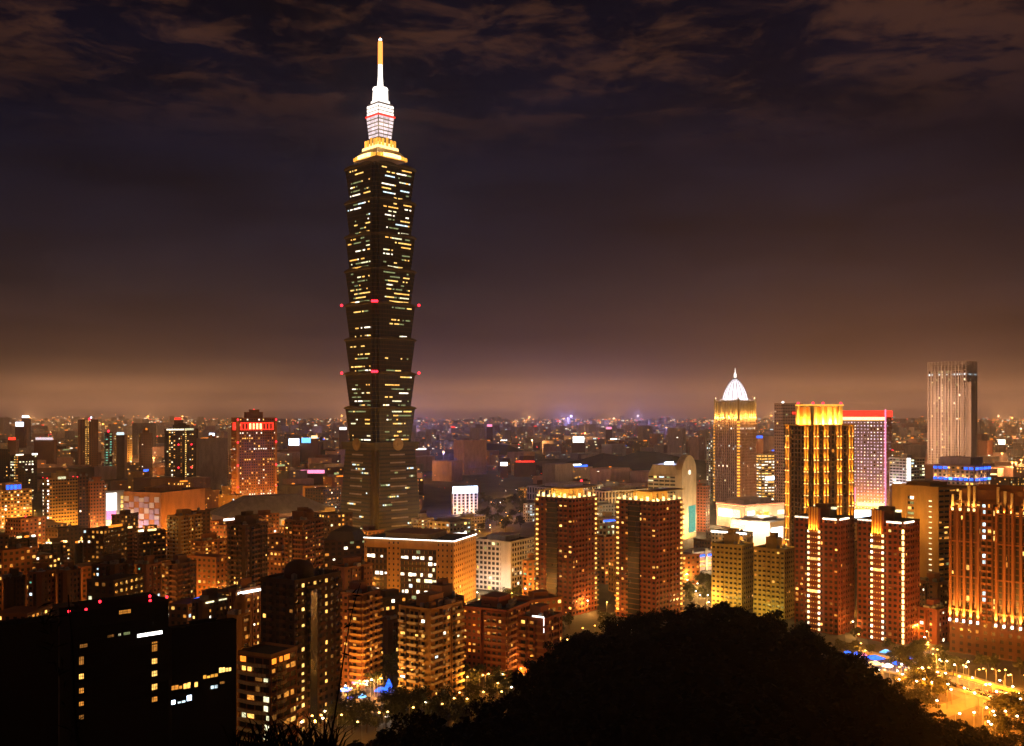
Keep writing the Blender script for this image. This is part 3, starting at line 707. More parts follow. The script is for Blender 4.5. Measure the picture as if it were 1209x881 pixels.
# --- tall hazy tower at far right
def hazy_tower():
    b = std('ribbed_tower', 'tall pale tower with thin vertical ribs standing against the sky at right', 1096, 1153, 437, 1750, 'pale', s=.78, rel=64, style='pier', litp=.06, pal=OFFICE, fh=4.6, bay=4.6, wf=.62, hf=.62,
            nind=100, cat='skyscraper', pent=None, tank=False, cols1={5: ('lime', .75), 3: ('green', .3), 8: ('green', .4)}, rows={-2: ('cool', .9), -1: ('green', .2)}, mark='the tall ribbed tower')
    z = b.h; zt = b.zpy(426)
    for i in (0, 1, 2, 3):
        Wd = b.fr(i)[3]; n = round(Wd/6.2)
        for q in range(n+1): mb = MB(); b.fb(mb, i, max(.03, q*Wd/n-.5), min(Wd-.03, q*Wd/n+.5), .1, 1.5, 0, zt); mb.build('rib', M['white'], b.root)
        for q in range(4): mb = MB(); b.fb(mb, i, .1, Wd-.1, .15, .55, z+(zt-z)*(q+.9)/4-.5, z+(zt-z)*(q+.9)/4); mb.build('crossbar', M['white'], b.root)
    mb = MB(); mb.box(-b.w/2*.8, b.w/2*.8, -b.d/2*.8, b.d/2*.8, z+.3, z+(zt-z)*.6); mb.build('plant_room', M['grey'], b.root)
    # lower wing on the left
    zw = b.zpy(451); mb = MB(); b.fb(mb, 1, b.d+.05, b.d+9, -16, -1.0, 0, zw); mb.build('wing', M['pale'], b.root)
    for q in range(4): mb = MB(); b.fb(mb, 1, b.d+.6+q*2.6, b.d+1.1+q*2.6, -.98, -.4, 0, zw+1); mb.build('rib', M['white'], b.root)
    for sx in range(6):
        x, y, _ = b.pos(1, (sx+.5)/6*b.d, 14, 0); x, y, _ = b.pos(1, (sx+.5)/6*b.d, 42, 0)
        for zq in (20, 90, 160): plight(b.root, (x, y, zq), 17000, (1, .50, .30), 2)  # floating fill lights added to brighten the ribs
    b.done(100)
hazy_tower()
b = std('office_block', 'white office block with two bright vertical light strips left of the ribbed tower', 1050, 1092, 542, 1240, 'white', s=.55, rel=50, style='band', litp=.25, pal=OFFICE, nind=60, cat='office block', fh=3.8, bay=5, wf=.85, hf=.5, pent=(.3, .3, 5), tank=False, faces=(0, 1))
for i, u in ((1, b.d-1.2), (0, 1.2)): sign_part(b, i, u-1.1, u+1.1, 8, b.h+1, 'signw', .5, 'light_strip')
for q in range(3):
    x, y, _ = b.pos(1, (q+.5)/3*b.d, 14, 0); plight(b.root, (x, y, b.h*.5), 9000, (.9, .85, 1), 1)
b.done(60)
# --- building with blue lamps
def blue_lamp_block():
    b = Bld('blue_lamp_block', 'office block ringed with rows of blue lamps in front of the ribbed tower', 'office block', 1102, 1169, 551, 1090, .72, 64)
    mb = MB(); b.core(mb, 0, b.h, 1)
    for i in range(4): b.facade(mb, i, 0, b.h, 4.2, 5, .6, .6, 'pier', .35 if i < 2 else 0, [('warm', 2), ('amber', 3), ('yellow', 1)])
    mb.build('wall', [M['pink'], M['glass']], b.root); b.crown(b.h, ('roof', 'pink'), 1.2, None, False)
    mb = MB(); mb.box(-b.w*.36, b.w*.40, -b.d*.36, b.d*.40, b.h+.3, b.zpy(541)); mb.build('rooftop_house', M['violet'], b.root)
    for i in (0, 1):
        Wd = b.fr(i)[3]; n = 8 if i == 1 else 4
        for row, py in ((0, 553.5), (1, 566.5), (2, 580)):
            z = b.zpy(py)
            for q in range(n):
                if row == 0 and i == 1 and q in (3, 4, 5): continue
                if row == 2 and i == 1 and q > 1: continue
                u = (q+.5)/n*Wd; m2 = MB(); b.fb(m2, i, u-Wd/n*.36, u+Wd/n*.36, .9, 1.5, z-1.3, z+1.3); m2.build('blue_lamp', M['cyan' if (q+row) % 5 == 4 else 'blue'], b.root)
                if row and q % 2 == 0: plight(b.root, b.pos(i, u, 3, z+2), 1500, (1, .6, .2), .5)
    b.done(60)
blue_lamp_block()

# --- mall podium with red neon line
def podium():
    b = Bld('podium_mall', 'long shopping podium with a red and yellow neon roofline below the domed tower', 'shopping mall', 846, 927, 597, 1130, .42, 47)
    mb = MB(); mb.box(-b.w/2, b.w/2, -b.d/2, b.d/2, 0, b.h); mb.build('wall', M['pink'], b.root); b.crown(b.h, ('roof', 'pink'), .8, (.7, .6, 5), False)
    for i in (0, 1):
        Wd = b.fr(i)[3]; sign_part(b, i, -.2, Wd, b.h-1.7, b.h-.4, 'red', .3, 'neon_line', .5); sign_part(b, i, -.1, Wd, b.h-1.2, b.h-.8, 'giltw', .81, 'neon_line', .2)
    for i, u0, u1, z0, z1, m in ((1, .08, .55, b.h-15, b.h-6, 'signw'), (1, .58, .82, b.h-15, b.h-6, 'giltw'), (0, .05, .22, b.h-17, b.h-7, 'signw'), (0, .26, .4, b.h-15, b.h-8, 'warm'), (0, .45, .58, b.h-14, b.h-9, 'gilt'), (0, .8, .98, b.h-13, b.h-8, 'wwhite')):
        Wd = b.fr(i)[3]; sign_part(b, i, u0*Wd, u1*Wd, z0, z1, m, .1, 'shop_window', .3)
    for u, P in ((.1, 60000), (.5, 40000), (.9, 30000)):
        x, y, _ = b.pos(0, u*b.w, 16, 0); plight(b.root, (x, y, 14), P, (1, .72, .34), 1.5)
        x, y, _ = b.pos(1, u*b.d, 16, 0); plight(b.root, (x, y, 14), P*.8, (1, .62, .25), 1.5)
podium()
def bright_mall():
    b = Bld('lit_mall', 'low white mall blazing with light in front of the neon-lined podium', 'shopping mall', 862, 938, 618, 960, .62, 60)
    mb = MB(); mb.box(-b.w/2, b.w/2, -b.d/2, b.d/2, 0, b.h); mb.build('wall', M['white'], b.root); b.crown(b.h, ('pale', 'white'), .8, (.55, .5, 3), False)
    D = b.d
    for u0, u1, z0, z1, m in ((.45, .95, b.h-4.2, b.h-1, 'signw'), (.02, .40, b.h-7.5, b.h-4, 'giltw'), (.0, .2, b.h-20, b.h-9, 'signw'), (.30, .6, b.h-14, b.h-9, 'wwhite')):
        sign_part(b, 1, u0*D, u1*D, z0, z1, m, .1, 'shop_window', .3)
    sign_part(b, 0, .04*b.w, .5*b.w, b.h-16, b.h-5, 'signw', .1, 'shop_window', .3)
    for u in (.2, .6, .9):
        x, y, _ = b.pos(1, u*D, 12, 0); plight(b.root, (x, y, b.h*.8), 16000, (1, .8, .5), 1)
        plight(b.root, ((u-.5)*b.w, (u-.5)*D*.6, b.h+7), 9000, (1, .8, .55), 1)
bright_mall()
b = std('office_block', 'low pale block with pinkish white light strip along its roof edge', 840, 889, 631, 800, 'cream', s=.85, rel=66, style='grid', litp=.2, pal=MIX, nind=60, cat='office block', bay=3, fh=3.3, pent=(.5, .4, 3), faces=(0, 1))
sign_part(b, 1, 0, b.d, b.h-.2, b.h+1.1, 'signw', .35, 'light_strip', .4); b.done(60)
def blue_band_mall():
    b = Bld('curved_mall', 'low pale mall with a blue light band below the rounded office building', 'shopping mall', 796, 846, 652, 820, .4, 45)
    mb = MB()
    for q in range(4): mb.box(-b.w/2-q*.0, b.w/2, -b.d/2, b.d/2, q*b.h/4, q*b.h/4+b.h/4-1.2)
    mb.box(-b.w/2+1, b.w/2-1, -b.d/2+1, b.d/2-1, .1, b.h-1.21, 1); mb.build('wall', [M['pink'], M['warm']], b.root); b.crown(b.h-1.2, ('pale', 'pale'), .8, None, False)
    for i in (0, 1):
        Wd = b.fr(i)[3]; sign_part(b, i, -.2, Wd, b.h-4.8, b.h-3.2, 'blue', .2, 'light_band', .4)
    for c in (0, .55, 1.0):
        m2 = MB(); b.fb(m2, 0, c*b.w-.9, c*b.w+.9, .7, 2, 0, b.h+2); m2.build('pylon', M['cream'], b.root)
    for u in (.1, .5, .9):
        x, y, _ = b.pos(0, u*b.w, 9, 0); plight(b.root, (x, y, 5), 9000, (1, .72, .4), 1)
blue_band_mall()
# --- rounded office building with a blue-white roof lamp
def rounded():
    b = Bld('rounded_office', 'pale stepped office with a round-topped slab and blue white roof lamp', 'office building', 765, 819, 562, 1030, .72, 66)
    mb = MB(); b.core(mb, 0, b.h, 1)
    for i in (0, 1): b.facade(mb, i, 0, b.h, 3.9, 6, .88, .5, 'band', .25, OFFICE)
    mb.build('wall', [M['cream'], M['glass']], b.root)
    # barrel top stepping up
    m2 = MB(); w, d = b.w/2, b.d/2
    for q in range(5):
        f = q/5; m2.box(-w+.6, w-.4, -d+1+f*d*.35, d-.5-f*.3*d, b.h+q*2.2+.01*q, b.h+(q+1)*2.2)
    m2.build('stepped_top', M['cream'], b.root)
    # round-topped end slab on the right face
    m3 = MB(); Rr = b.w*.56; zc_ = b.h+2
    P = [(-Rr, 0), (Rr, 0)]+[(Rr*cos(t*pi/14), zc_+Rr*sin(t*pi/14)) for t in range(15)]
    j = len(m3.v)
    for y in (-d-2.2, -d+5):
        m3.v += [(x, y, z) for x, z in P]
    n = len(P); m3.f.append(tuple(j+q for q in range(n))); m3.m.append(0); m3.f.append(tuple(j+2*n-1-q for q in range(n))); m3.m.append(0)
    for q in range(n): m3.f.append((j+q, j+n+q, j+n+(q+1) % n, j+(q+1) % n)); m3.m.append(0)
    m3.build('end_slab', M['cream'], b.root)
    m4 = MB(); m4.lathe([(2.6, -.2), (2.6, .4)], 20); o = m4.build('round_lamp', M['wwhite'], b.root); o.location = (0, -d-2.4, zc_+1); o.rotation_euler = (pi/2, 0, 0)
    m5 = MB(); m5.box(-w*.6, w*.3, -1, 3, b.h+11.1, b.h+13.5); m5.build('roof_lamp', M['signb'], b.root); plight(b.root, (-w*.2, 0, b.h+16), 30000, (.25, .35, 1), 2)
    m6 = MB(); b.fb(m6, 0, b.w*.42, b.w*.95, 2.3, 2.8, 6, 34); m6.build('banner', M['teal'], b.root)
    for i in (0, 1):
        for u in (.25, .75):
            x, y, _ = b.pos(i, u*b.fr(i)[3], 17, 0); plight(b.root, (x, y, 18), 26000, (1, .78, .42), 1.5)
    MARKS.append((790, 'the rounded office')); b.done(60)
rounded()
b = std('brick_block', 'orange brick block just right of the round-topped slab', 819, 838, 575, 1100, 'brick', s=.75, rel=60, style='grid', litp=.04, nind=40, cat='office block', pent=(.4, .4, 3), faces=(0, 1)); 
x, y, _ = b.pos(1, b.d*.5, 16, 0); plight(b.root, (x, y, 16), 26000, (1, .5, .2), 1.5); b.done(40)

# --- twin brown towers with curved lit roofs
def canopy_tower(label, l, r, top, Y, seed):
    R.seed(seed)
    b = Bld('residential_tower', label, 'residential tower', l, r, top, Y, .60, 54, group='twin residential towers with curved roofs')
    mb = MB(); b.core(mb, 0, b.h, 1); z = b.h
    nb, nf, bw, f = b.facade(mb, 1, 0, z, 3.35, 3.6, .58, .5, 'grid', .10, [('warm', 2), ('yellow', 2), ('amber', 2)], cols={0: ('warm', .0), -1: ('warm', .2), 2: ('amber', .12), 5: ('yellow', .12)})
    nb0, nf0, bw0, f0 = b.facade(mb, 0, 0, z, 3.35, 3.6, .58, .5, 'grid', .05, [('warm', 2), ('amber', 3)], cols={-1: ('warm', .2)})
    for i in (2, 3): b.facade(mb, i, 0, z, 3.35, 3.6, .58, .5, 'grid', .03, WARM)
    mb.build('wall', [M['redbrown'], M['glass']], b.root)
    # glazed dark bay up the middle of the long face
    m2 = MB(); b.fb(m2, 1, b.d*.34, b.d*.62, .05, 1.4, 0, z-2); m2.build('glazed_bay', M['glass'], b.root)
    m2 = MB()
    for q in range(nf): b.fb(m2, 1, b.d*.335, b.d*.625, 1.0, 1.55, q*f-.2, q*f+.25)
    m2.build('bay_slab', M['darkbrown'], b.root)
    # lit corner balconies on every floor, at both ends of the outline
    for i, uu in ((1, 1.7), (0, b.w-1.7), (0, 1.6)):
        for q in range(1, nf):
            if (i, uu) == (0, 1.6): b.balcs.append((i, uu, q*f+.3, 3.0, 'redbrown')); continue
            m3 = MB(); b.fb(m3, i, uu-1.5, uu+1.5, 0, 1.5, q*f-.2, q*f+.1); b.fb(m3, i, uu-1.5, uu+1.5, 1.36, 1.5, q*f+.101, q*f+.75)
            bo = m3.build('corner_balcony', M['ochre'], b.root)
            if R.random() < .93:
                m4 = MB(); b.fb(m4, i, uu-.95, uu+.95, .1, .3, q*f+.9, q*f+2.2); m4.build('balcony_lamp', M['warm' if R.random() < .8 else 'yellow'], bo)
    b.balconies(0, (1, 2, 4), nb0, bw0, nf0, f0, 0, 'brown'); b.balconies(1, (2, -2, -3), nb, bw, nf, f, 0, 'brown')
    # roof: bright lanterns between posts under a thin bowed canopy
    m5 = MB(); m5.box(-b.w/2+.1, b.w/2-.1, -b.d/2+.1, b.d/2-.1, z-.02, z+.3); rf = m5.build('roof', M['darkroof'], b.root)
    for i in (1, 0):
        Wd = b.fr(i)[3]; n = 7 if i == 1 else 5
        for q in range(n):
            u = (q+.5)/n*Wd; hz = 5.2 if (i == 0 or q < 4) else 3.2
            m6 = MB(); b.fb(m6, i, u-.35, u+.35, -1.4, -.7, z+.3, z+hz-.2); m6.build('post', M['cream'], rf)
            plight(rf, b.pos(i, u+1.2, -2.6, z+1.6), 1300, (1, .60, .16), .4)
            m7 = MB(); b.fb(m7, i, u-.9, u+.9, -.66, -.2, z+.35, z+1.5+1.4*(q % 2)); m7.build('roof_lamp', M['giltw'], rf)
    m8 = MB(); w, d = b.w/2, b.d/2; m8.box(-w*.55, w*.6, -d*.5, d*.45, z+.31, z+5.6); m8.build('rooftop_house', M['ochre'], rf)
    m9 = MB(); n = 12
    rings = []
    for q in range(n+1):
        t = q/n; y = d*1.02-(2.15*d)*t; zz_ = z+3.2+3.6*sin(t*pi*.62)
        m9.v += [(-w*1.04, y, zz_), (w*1.0, y, zz_), (w*1.0, y, zz_+.45), (-w*1.04, y, zz_+.45)]
    for q in range(n):
        for a in range(4): m9.f.append((q*4+a, q*4+(a+1) % 4, q*4+4+(a+1) % 4, q*4+4+a)); m9.m.append(0)
    m9.f.append((0, 1, 2, 3)); m9.f.append((n*4+3, n*4+2, n*4+1, n*4)); m9.m += [0, 0]
    m9.build('canopy', M['gold'], rf)
    beacon_part(b.root, (w*.1, -d*.9, z-6), .5)
    b.done(100)
canopy_tower('brown residential tower with curved lit roof, directly behind the red-brown apartment row', 632, 705, 589, 640, 5)
canopy_tower('brown residential tower with curved lit roof, rising behind the hill crest', 727, 806, 593, 620, 6)
MARKS += [(668, 'the first curved-roof tower'), (766, 'the second curved-roof tower')]
R.seed(21)
# --- two brown towers with beaded light columns
def beaded_tower(label, l, r, top, Y, extra, seed):
    R.seed(seed)
    b = Bld('residential_tower', label, 'residential tower', l, r, top, Y, .73, 64, group='brown towers with beaded light columns')
    mb = MB(); b.core(mb, 0, b.h, 1); z = b.h
    nb, nf, bw, f = b.facade(mb, 1, 0, z, 3.3, 3.0, .62, .58, 'grid', .07, [('warm', 2), ('yellow', 1), ('amber', 3), ('dim', 2)])
    nb0, nf0, bw0, f0 = b.facade(mb, 0, 0, z, 3.3, 3.0, .5, .5, 'grid', .02, WARM)
    for i in (2, 3): b.facade(mb, i, 0, z, 3.3, 3.6, .5, .5, 'grid', .02, WARM)
    mb.build('wall', [M['redbrown'], M['glass']], b.root); b.crown(z, ('darkroof', 'darkbrown'), 1.0, (.45, .5, 5.5), False)
    # projecting centre bay (u runs from the far left end to the near corner)
    u0, u1 = b.d*.36, b.d*.60; zt = z+6
    m2 = MB(); b.fb(m2, 1, u0, u1, .02, 1.6, 0, zt); bay = m2.build('centre_bay', M['redbrown'], b.root)
    for q in range(4): m3 = MB(); b.fb(m3, 1, u0+(u1-u0)*(q+.1)/4, u0+(u1-u0)*(q+.55)/4, 1.62, 2.3, z-8, zt+.8); m3.build('crown_pilaster', M['ochre'], bay)
    for q in range(4): slight(b, bay, 1, u0+(u1-u0)*(q+.33)/4, 3.1, z-7.5, 12000, (1, .42, .06))
    for q in range(nf-2):
        for s in (0, 1):
            u = u0 if s == 0 else u1; m4 = MB(); b.fb(m4, 1, u-.55, u+.55, 1.65, 2.2, q*f+1.2, q*f+2.7); m4.build('bead_lamp', M['giltw' if R.random() < .75 else 'wwhite'], bay)
        for t in range(3): m5 = MB(); b.fb(m5, 1, u0+(u1-u0)*(.25+.22*t)-.28, u0+(u1-u0)*(.25+.22*t)+.28, 1.61, 1.9, q*f+1.5, q*f+2.1); m5.build('small_lamp', M['amber'], bay)
    for q in (nf-8 if seed % 2 else nf-5, nf-14 if seed % 2 else nf-9):
        m6 = MB(); b.fb(m6, 1, u0+1, u1-1, 1.62, 2.0, q*f+1.0, q*f+2.6); m6.build('window', M['yellow'], bay)
    for i, a, c in ((1, .02, .33), (1, .66, .97), (0, .05, .6)):
        Wd = b.fr(i)[3]; m7 = MB(); b.fb(m7, i, a*Wd, c*Wd, .15, .7, z-.3, z+.6); m7.build('cornice_light', M['wwhite'], b.root)
    if extra:
        for q in range(nf-1):
            m8 = MB(); m8.rbox(-b.w/2-.1, -b.d/2-.1, q*f+.5, q*f+2.9, 1.0, 1.0, pi/4); m8.build('corner_lamp', M['giltw'], b.root)
    b.balconies(0, (1, 3), nb0, bw0, nf0, f0, 0, 'redbrown'); b.balconies(1, (1, -2), nb, bw, nf, f, 0, 'redbrown')
    for x, y in ((-.35, -.3), (.3, .25)):
        m9 = MB(); m9.box(b.w*x*.6-1.2, b.w*x*.6+1.2, b.d*y-1.4, b.d*y+1.4, z+5.52, z+6.8); m9.build('roof_lamp', M['lime'], b.root)
    b.done(100)
beaded_tower('brown tower with two beaded columns of light, beside the olive apartment pair', 938, 1009, 614, 585, False, 7)
beaded_tower('brown tower with beaded light columns and a third lit corner line', 1012, 1086, 618, 560, True, 8)
MARKS += [(973, 'the first bead-lit tower'), (1048, 'the second bead-lit tower')]
R.seed(31)
# --- olive apartment pair
def olive(label, l, r, top, Y, s, rel):
    b = std('apartment_block', label, l, r, top, Y, 'olive', s=s, rel=rel, style='grid', litp=.05, pal=WARM, fh=3.2, bay=3.2, wf=.62, hf=.45, nind=100, balc1=(2, 3, -2), balc0=(1,), pent=(.4, .35, 7), group='olive apartment pair')
    for q in range(3):
        x, y, _ = b.pos(1, (q+.5)/3*b.d, 15, 0); plight(b.root, (x, y, 5), 4200, (1, .72, .16), 1)
    m = MB(); m.lathe([(.4, b.h+3), (1, b.h+4), (.4, b.h+5.5)], 8, cx=b.w*.16, cy_=-b.d*.22); m.build('roof_lamp', M['orangel'], b.root_roof); plight(b.root_roof, (b.w*.22, -b.d*.28, b.h+4), 1500, (1, .5, .1), .5)
    b.done(100); return b
olive('olive apartment block with stepped roof, closer to the hill crest', 840, 890, 646, 655, .72, 64)
olive('olive apartment block with a square roof tank house beside the beaded tower', 889, 941, 651, 628, .72, 64)
# --- tall block with blank brown gable
def gable():
    b = Bld('office_tower', 'brown slab tower with a mostly blank side and a slot of lit windows', 'office tower', 1053, 1142, 577, 700, .62, 52, mark='the blank-sided slab tower')
    mb = MB(); z = b.h; b.core(mb, 0, z, 1, .5)
    b.fb(mb, 1, .02, b.d*.32, -.5, 0, 0, z); b.fb(mb, 1, b.d*.50, b.d-.02, -.5, 0, 0, z); b.fb(mb, 1, b.d*.32, b.d*.5, -.5, -.01, z-6, z-.02)
    nb, nf, bw, f = b.facade(mb, 1, 0, z-6.1, 3.7, 5, .8, .55, 'band', .7, OFFICE, u0=b.d*.325, u1=b.d*.495)
    b.facade(mb, 0, 0, z, 3.7, 6, .9, .45, 'band', .22, [('warm', 1), ('amber', 3), ('green', 1)])
    for i in (2, 3): b.facade(mb, i, 0, z, 3.7, 5, .6, .5, 'grid', .05, OFFICE)
    mb.build('wall', [M['ochre'], M['glass']], b.root); b.crown(z, ('darkroof', 'ochre'), 1, (.6, .5, 3), False)
    for q in range(nf-1):
        m = MB(); b.fb(m, 1, b.d*.80, b.d*.86, .02, .12, q*f+4, q*f+4.7); m.build('window', M['lime'], b.root)
    for q in range(3):
        x, y, _ = b.pos(1, (q+.4)/3*b.d, 17, 0); plight(b.root, (x, y, 55), 9000, (1, .5, .12), 1.5)
    b.done(100)
gable()
# --- big tower at the right edge, base uplit
def right_tower():
    b = Bld('residential_tower', 'broad red-brown tower beside the highway with white uplights at its foot', 'residential tower', 1121, 1262, 600, 505, .985, 74, 24, mark='the uplit tower by the highway')
    z = b.h; mb = MB(); b.core(mb, 0, z, 1); D = b.d
    zb = b.zpy(748)
    nb, nf, bw, f = b.facade(mb, 1, zb, z, 3.3, 2.75, .62, .80, 'pier', .07, [('warm', 2), ('yellow', 1), ('lime', 1), ('amber', 2)], cols={8: ('yellow', .3), 6: ('cool', .35), 5: ('warm', .25)})
    b.facade(mb, 1, .1, zb-.02, 3.6, 4.2, .42, .5, 'grid', .05, WARM)
    for i in (0, 2, 3): b.facade(mb, i, 0, z, 3.3, 3.4, .5, .55, 'grid', .05, WARM)
    mb.build('wall', [M['darkbrown'], M['glass']], b.root); b.crown(z, ('darkroof', 'darkbrown'), 1.0, (.55, .7, 7), False)
    # pilasters: two groups, with floodlamps at their feet
    for g, (a, c, n) in enumerate(((.012, .262, 5), (.42, .70, 5), (.86, .99, 3))):
        for q in range(n):
            m2 = MB(); u = D*(a+(c-a)*q/(n-1)); b.fb(m2, 1, u-.62, u+.62, .05, 1.2, zb-1.5, z-1.5); m2.build('pilaster', M['brown'], b.root)
        for zq in (z-5.6, zb+(z-zb)*.66, zb+(z-zb)*.36, zb+5): m2 = MB(); b.fb(m2, 1, D*a-.6, D*c+.6, .04, .8, zq, zq+.8); m2.build('string_course', M['brown'], b.root)
        for q in range(n):
            u = D*(a+(c-a)*q/(n-1)); m3 = MB(); b.fb(m3, 1, u-.5, u+.5, 1.25, 2.0, zb-1.3, zb+.2); fl = m3.build('flood_lamp', M['signw'], b.root)
            slight(b, fl, 1, u, 2.2, zb+.4, 90000, (1, .46, .09), 1, 40)
    for q in range(6):
        u = D*(.30+.12*(q % 2)); 
    for k, u in enumerate((.31, .36)):
        for q in range(0, nf, 1):
            b.balcs.append((1, D*u, zb+q*f+.3, 2.4, 'brown'))
    # crown of lit piers
    for u, hgt in ((.03, 4), (.10, 6.5), (.175, 9), (.225, 9), (.43, 9), (.49, 7), (.55, 6), (.66, 3.6), (.72, 3.6), (.9, 5)):
        m4 = MB(); b.fb(m4, 1, D*u-.6, D*u+.6, -1.2, .25, z-4.5, z+hgt); cp = m4.build('crown_pier', M['cream'], b.root)
        m5 = MB(); b.fb(m5, 1, D*u-.55, D*u+.55, .3, .8, z-4.6, z-3.2); m5.build('crown_lamp', M['giltw'], cp)
        slight(b, cp, 1, D*u, 1.2, z-4.2, 14000, (1, .48, .09))
    m6 = MB(); b.fb(m6, 1, D*.16, D*.47, -6, -1.21, z+.3, z+9.2); m6.build('crown_wall', M['darkbrown'], b.root)
    b.done(100)
right_tower()
R.seed(41)
# ================================================================ left and centre: named buildings
# red-crowned office tower
def red_crown():
    b = std('office_tower', 'broad brown office tower crowned by a red lit band of vertical bars', 273, 326, 494, 1440, 'brown', s=.13, rel=24, style='grid', litp=.10, pal=[('wwhite', 2), ('warm', 2), ('yellow', 2), ('amber', 1)], fh=3.9, bay=3.6, wf=.56, hf=.5,
            nind=96, cat='office tower', pent=(.42, .42, 9), tank=False, rows={-8: ('warm', .5), -12: ('wwhite', .5), -16: ('warm', .6), 3: ('wwhite', .6), -6: ('wwhite', .4)}, mark='the red-crowned office tower', litp0=.12)
    z = b.h; zt = b.zpy(499); z0 = b.zpy(508)
    mb = MB(); b.fb(mb, 0, b.w*.08, b.w*.93, .05, .5, z0, zt); p = mb.build('crown_panel', M['red'], b.root)
    n = 9
    for q in range(n):
        u = b.w*(.105+.80*(q+.25)/n); mb = MB(); b.fb(mb, 0, u, u+b.w*.043, .52, .9, z0+1.4, zt-1.4); mb.build('crown_bar', M['giltw' if 1 < q < 6 else 'darkbrown'], p)
    sign_part(b, 1, b.d*.3, b.d*.8, z0, zt, 'red', .1, 'crown_panel')
    for u in (.01, .99):
        m = MB(); b.fb(m, 0, b.w*u-1.6, b.w*u+1.6, .02, .9, 0, z); m.build('corner_pier', M['orange'], b.root)
        for zq in (z-2, z*.72, z*.45, z*.2): beacon_part(b.root, b.pos(0, b.w*u, 1.6, zq), 1.1)
    for u in (.06, .35, .65, .94):
        x, y, _ = b.pos(0, u*b.w, 22, 0); plight(b.root, (x, y, 14), 22000, (1, .40, .07), 2)
        x, y, _ = b.pos(1, u*b.d, 22, 0); plight(b.root, (x, y, 24), 20000, (1, .38, .06), 2)
    beacon_part(b.root, (0, 0, z+12), 1.6); b.done(96)
red_crown()
b = std('office_tower', 'dark slab tower with two thin columns of tiny lights', 92, 116, 496, 2000, 'darkbrown', s=.12, rel=24, litp=.02, fh=4.2, bay=4.4, wf=.4, nind=70, cat='office tower', cols0={2: ('warm', .95), 3: ('warm', .95)}, pent=None, tank=False, faces=(0, 1), mark='the dark slab with twin light columns')
beacon_part(b.root, (0, -b.d/2, b.h+2), 2, 'beacon'); beacon_part(b.root, (b.w*.1, -b.d/2, b.h+5), 1.6, 'signb'); b.done(70)
b = std('office_tower', 'dark office tower with bright roof edge and one lit stair column', 194, 234, 507, 1850, 'umber', s=.06, rel=20, litp=.05, pal=OFFICE, fh=4.0, bay=4.2, nind=90, cat='office tower', cols0={6: ('amber', .5), 8: ('yellow', .97), 11: ('warm', .35), 1: ('warm', .4), 2: ('wwhite', .45), 3: ('warm', .4)}, pent=(.5, .4, 8), tank=False, faces=(0, 1), mark='the tower with a lit roof edge')
sign_part(b, 0, 0, b.w*.55, b.h-2, b.h+.8, 'wwhite', .3, 'light_strip'); sign_part(b, 0, b.w*.58, b.w*.85, b.h-2, b.h+1.6, 'lime', .3, 'light_strip')
for u, v in ((.37, .72), (.78, .72), (.37, .3), (.78, .3)): beacon_part(b.root, b.pos(0, b.w*u, 1.2, b.h*v), 1.3)
b.done(90)
b = std('office_tower', 'amber washed tower with a small stepped top right of the lit-edge tower', 240, 258, 528, 1800, 'ochre', s=.1, rel=25, litp=.04, nind=30, cat='office tower', pent=(.4, .4, 16), tank=False, faces=(0, 1), fh=4)
x, y, _ = b.pos(0, b.w*.5, 18, 0); plight(b.root, (x, y, 30), 80000, (1, .5, .08), 2); b.done(30)
b = std('office_tower', 'dull brown tower with a plain side touching the amber washed tower', 258, 270, 533, 1850, 'pink', s=.1, rel=25, litp=.06, nind=0, cat='office tower', pent=None, tank=False, faces=(0, 1)); b.done(0)
b = std('office_tower', 'small dark tower with teal lit windows', 123, 133, 511, 1900, 'darkbrown', s=.1, rel=25, litp=.75, pal=[('teal', 3), ('green', 1)], nind=30, cat='office tower', pent=None, tank=False, faces=(0, 1), fh=5, bay=6); beacon_part(b.root, (0, 0, b.h+3), 2); b.done(30)
b = std('office_block', 'wide office block with a pale sign and yellow lit top floor', 135, 156, 514, 2050, 'olive', s=.08, rel=22, litp=.05, pal=OFFICE, nind=30, cat='office block', pent=None, tank=False, faces=(0, 1), rows={-1: ('yellow', .9), -2: ('lime', .7)}, fh=5, bay=5)
sign_part(b, 0, b.w*.05, b.w*.5, b.h+.6, b.h+4.5, 'cool', .1); b.done(30)
b = std('office_tower', 'hazy unlit tower behind the orange department store', 156, 184, 500, 2900, 'grey', s=.2, rel=30, litp=.01, nind=0, cat='office tower', pent=None, tank=False, faces=(0, 1)); b.done(0)
b = std('office_tower', 'stepped dark tower with two orange rooftop lamps', 164, 180, 512, 2000, 'darkbrown', s=.2, rel=30, litp=.04, nind=0, cat='office tower', pent=(.5, .5, 8), tank=False, faces=(0, 1)); beacon_part(b.root, (0, -3, b.h+9), 2.2, 'orangel'); b.done(0)
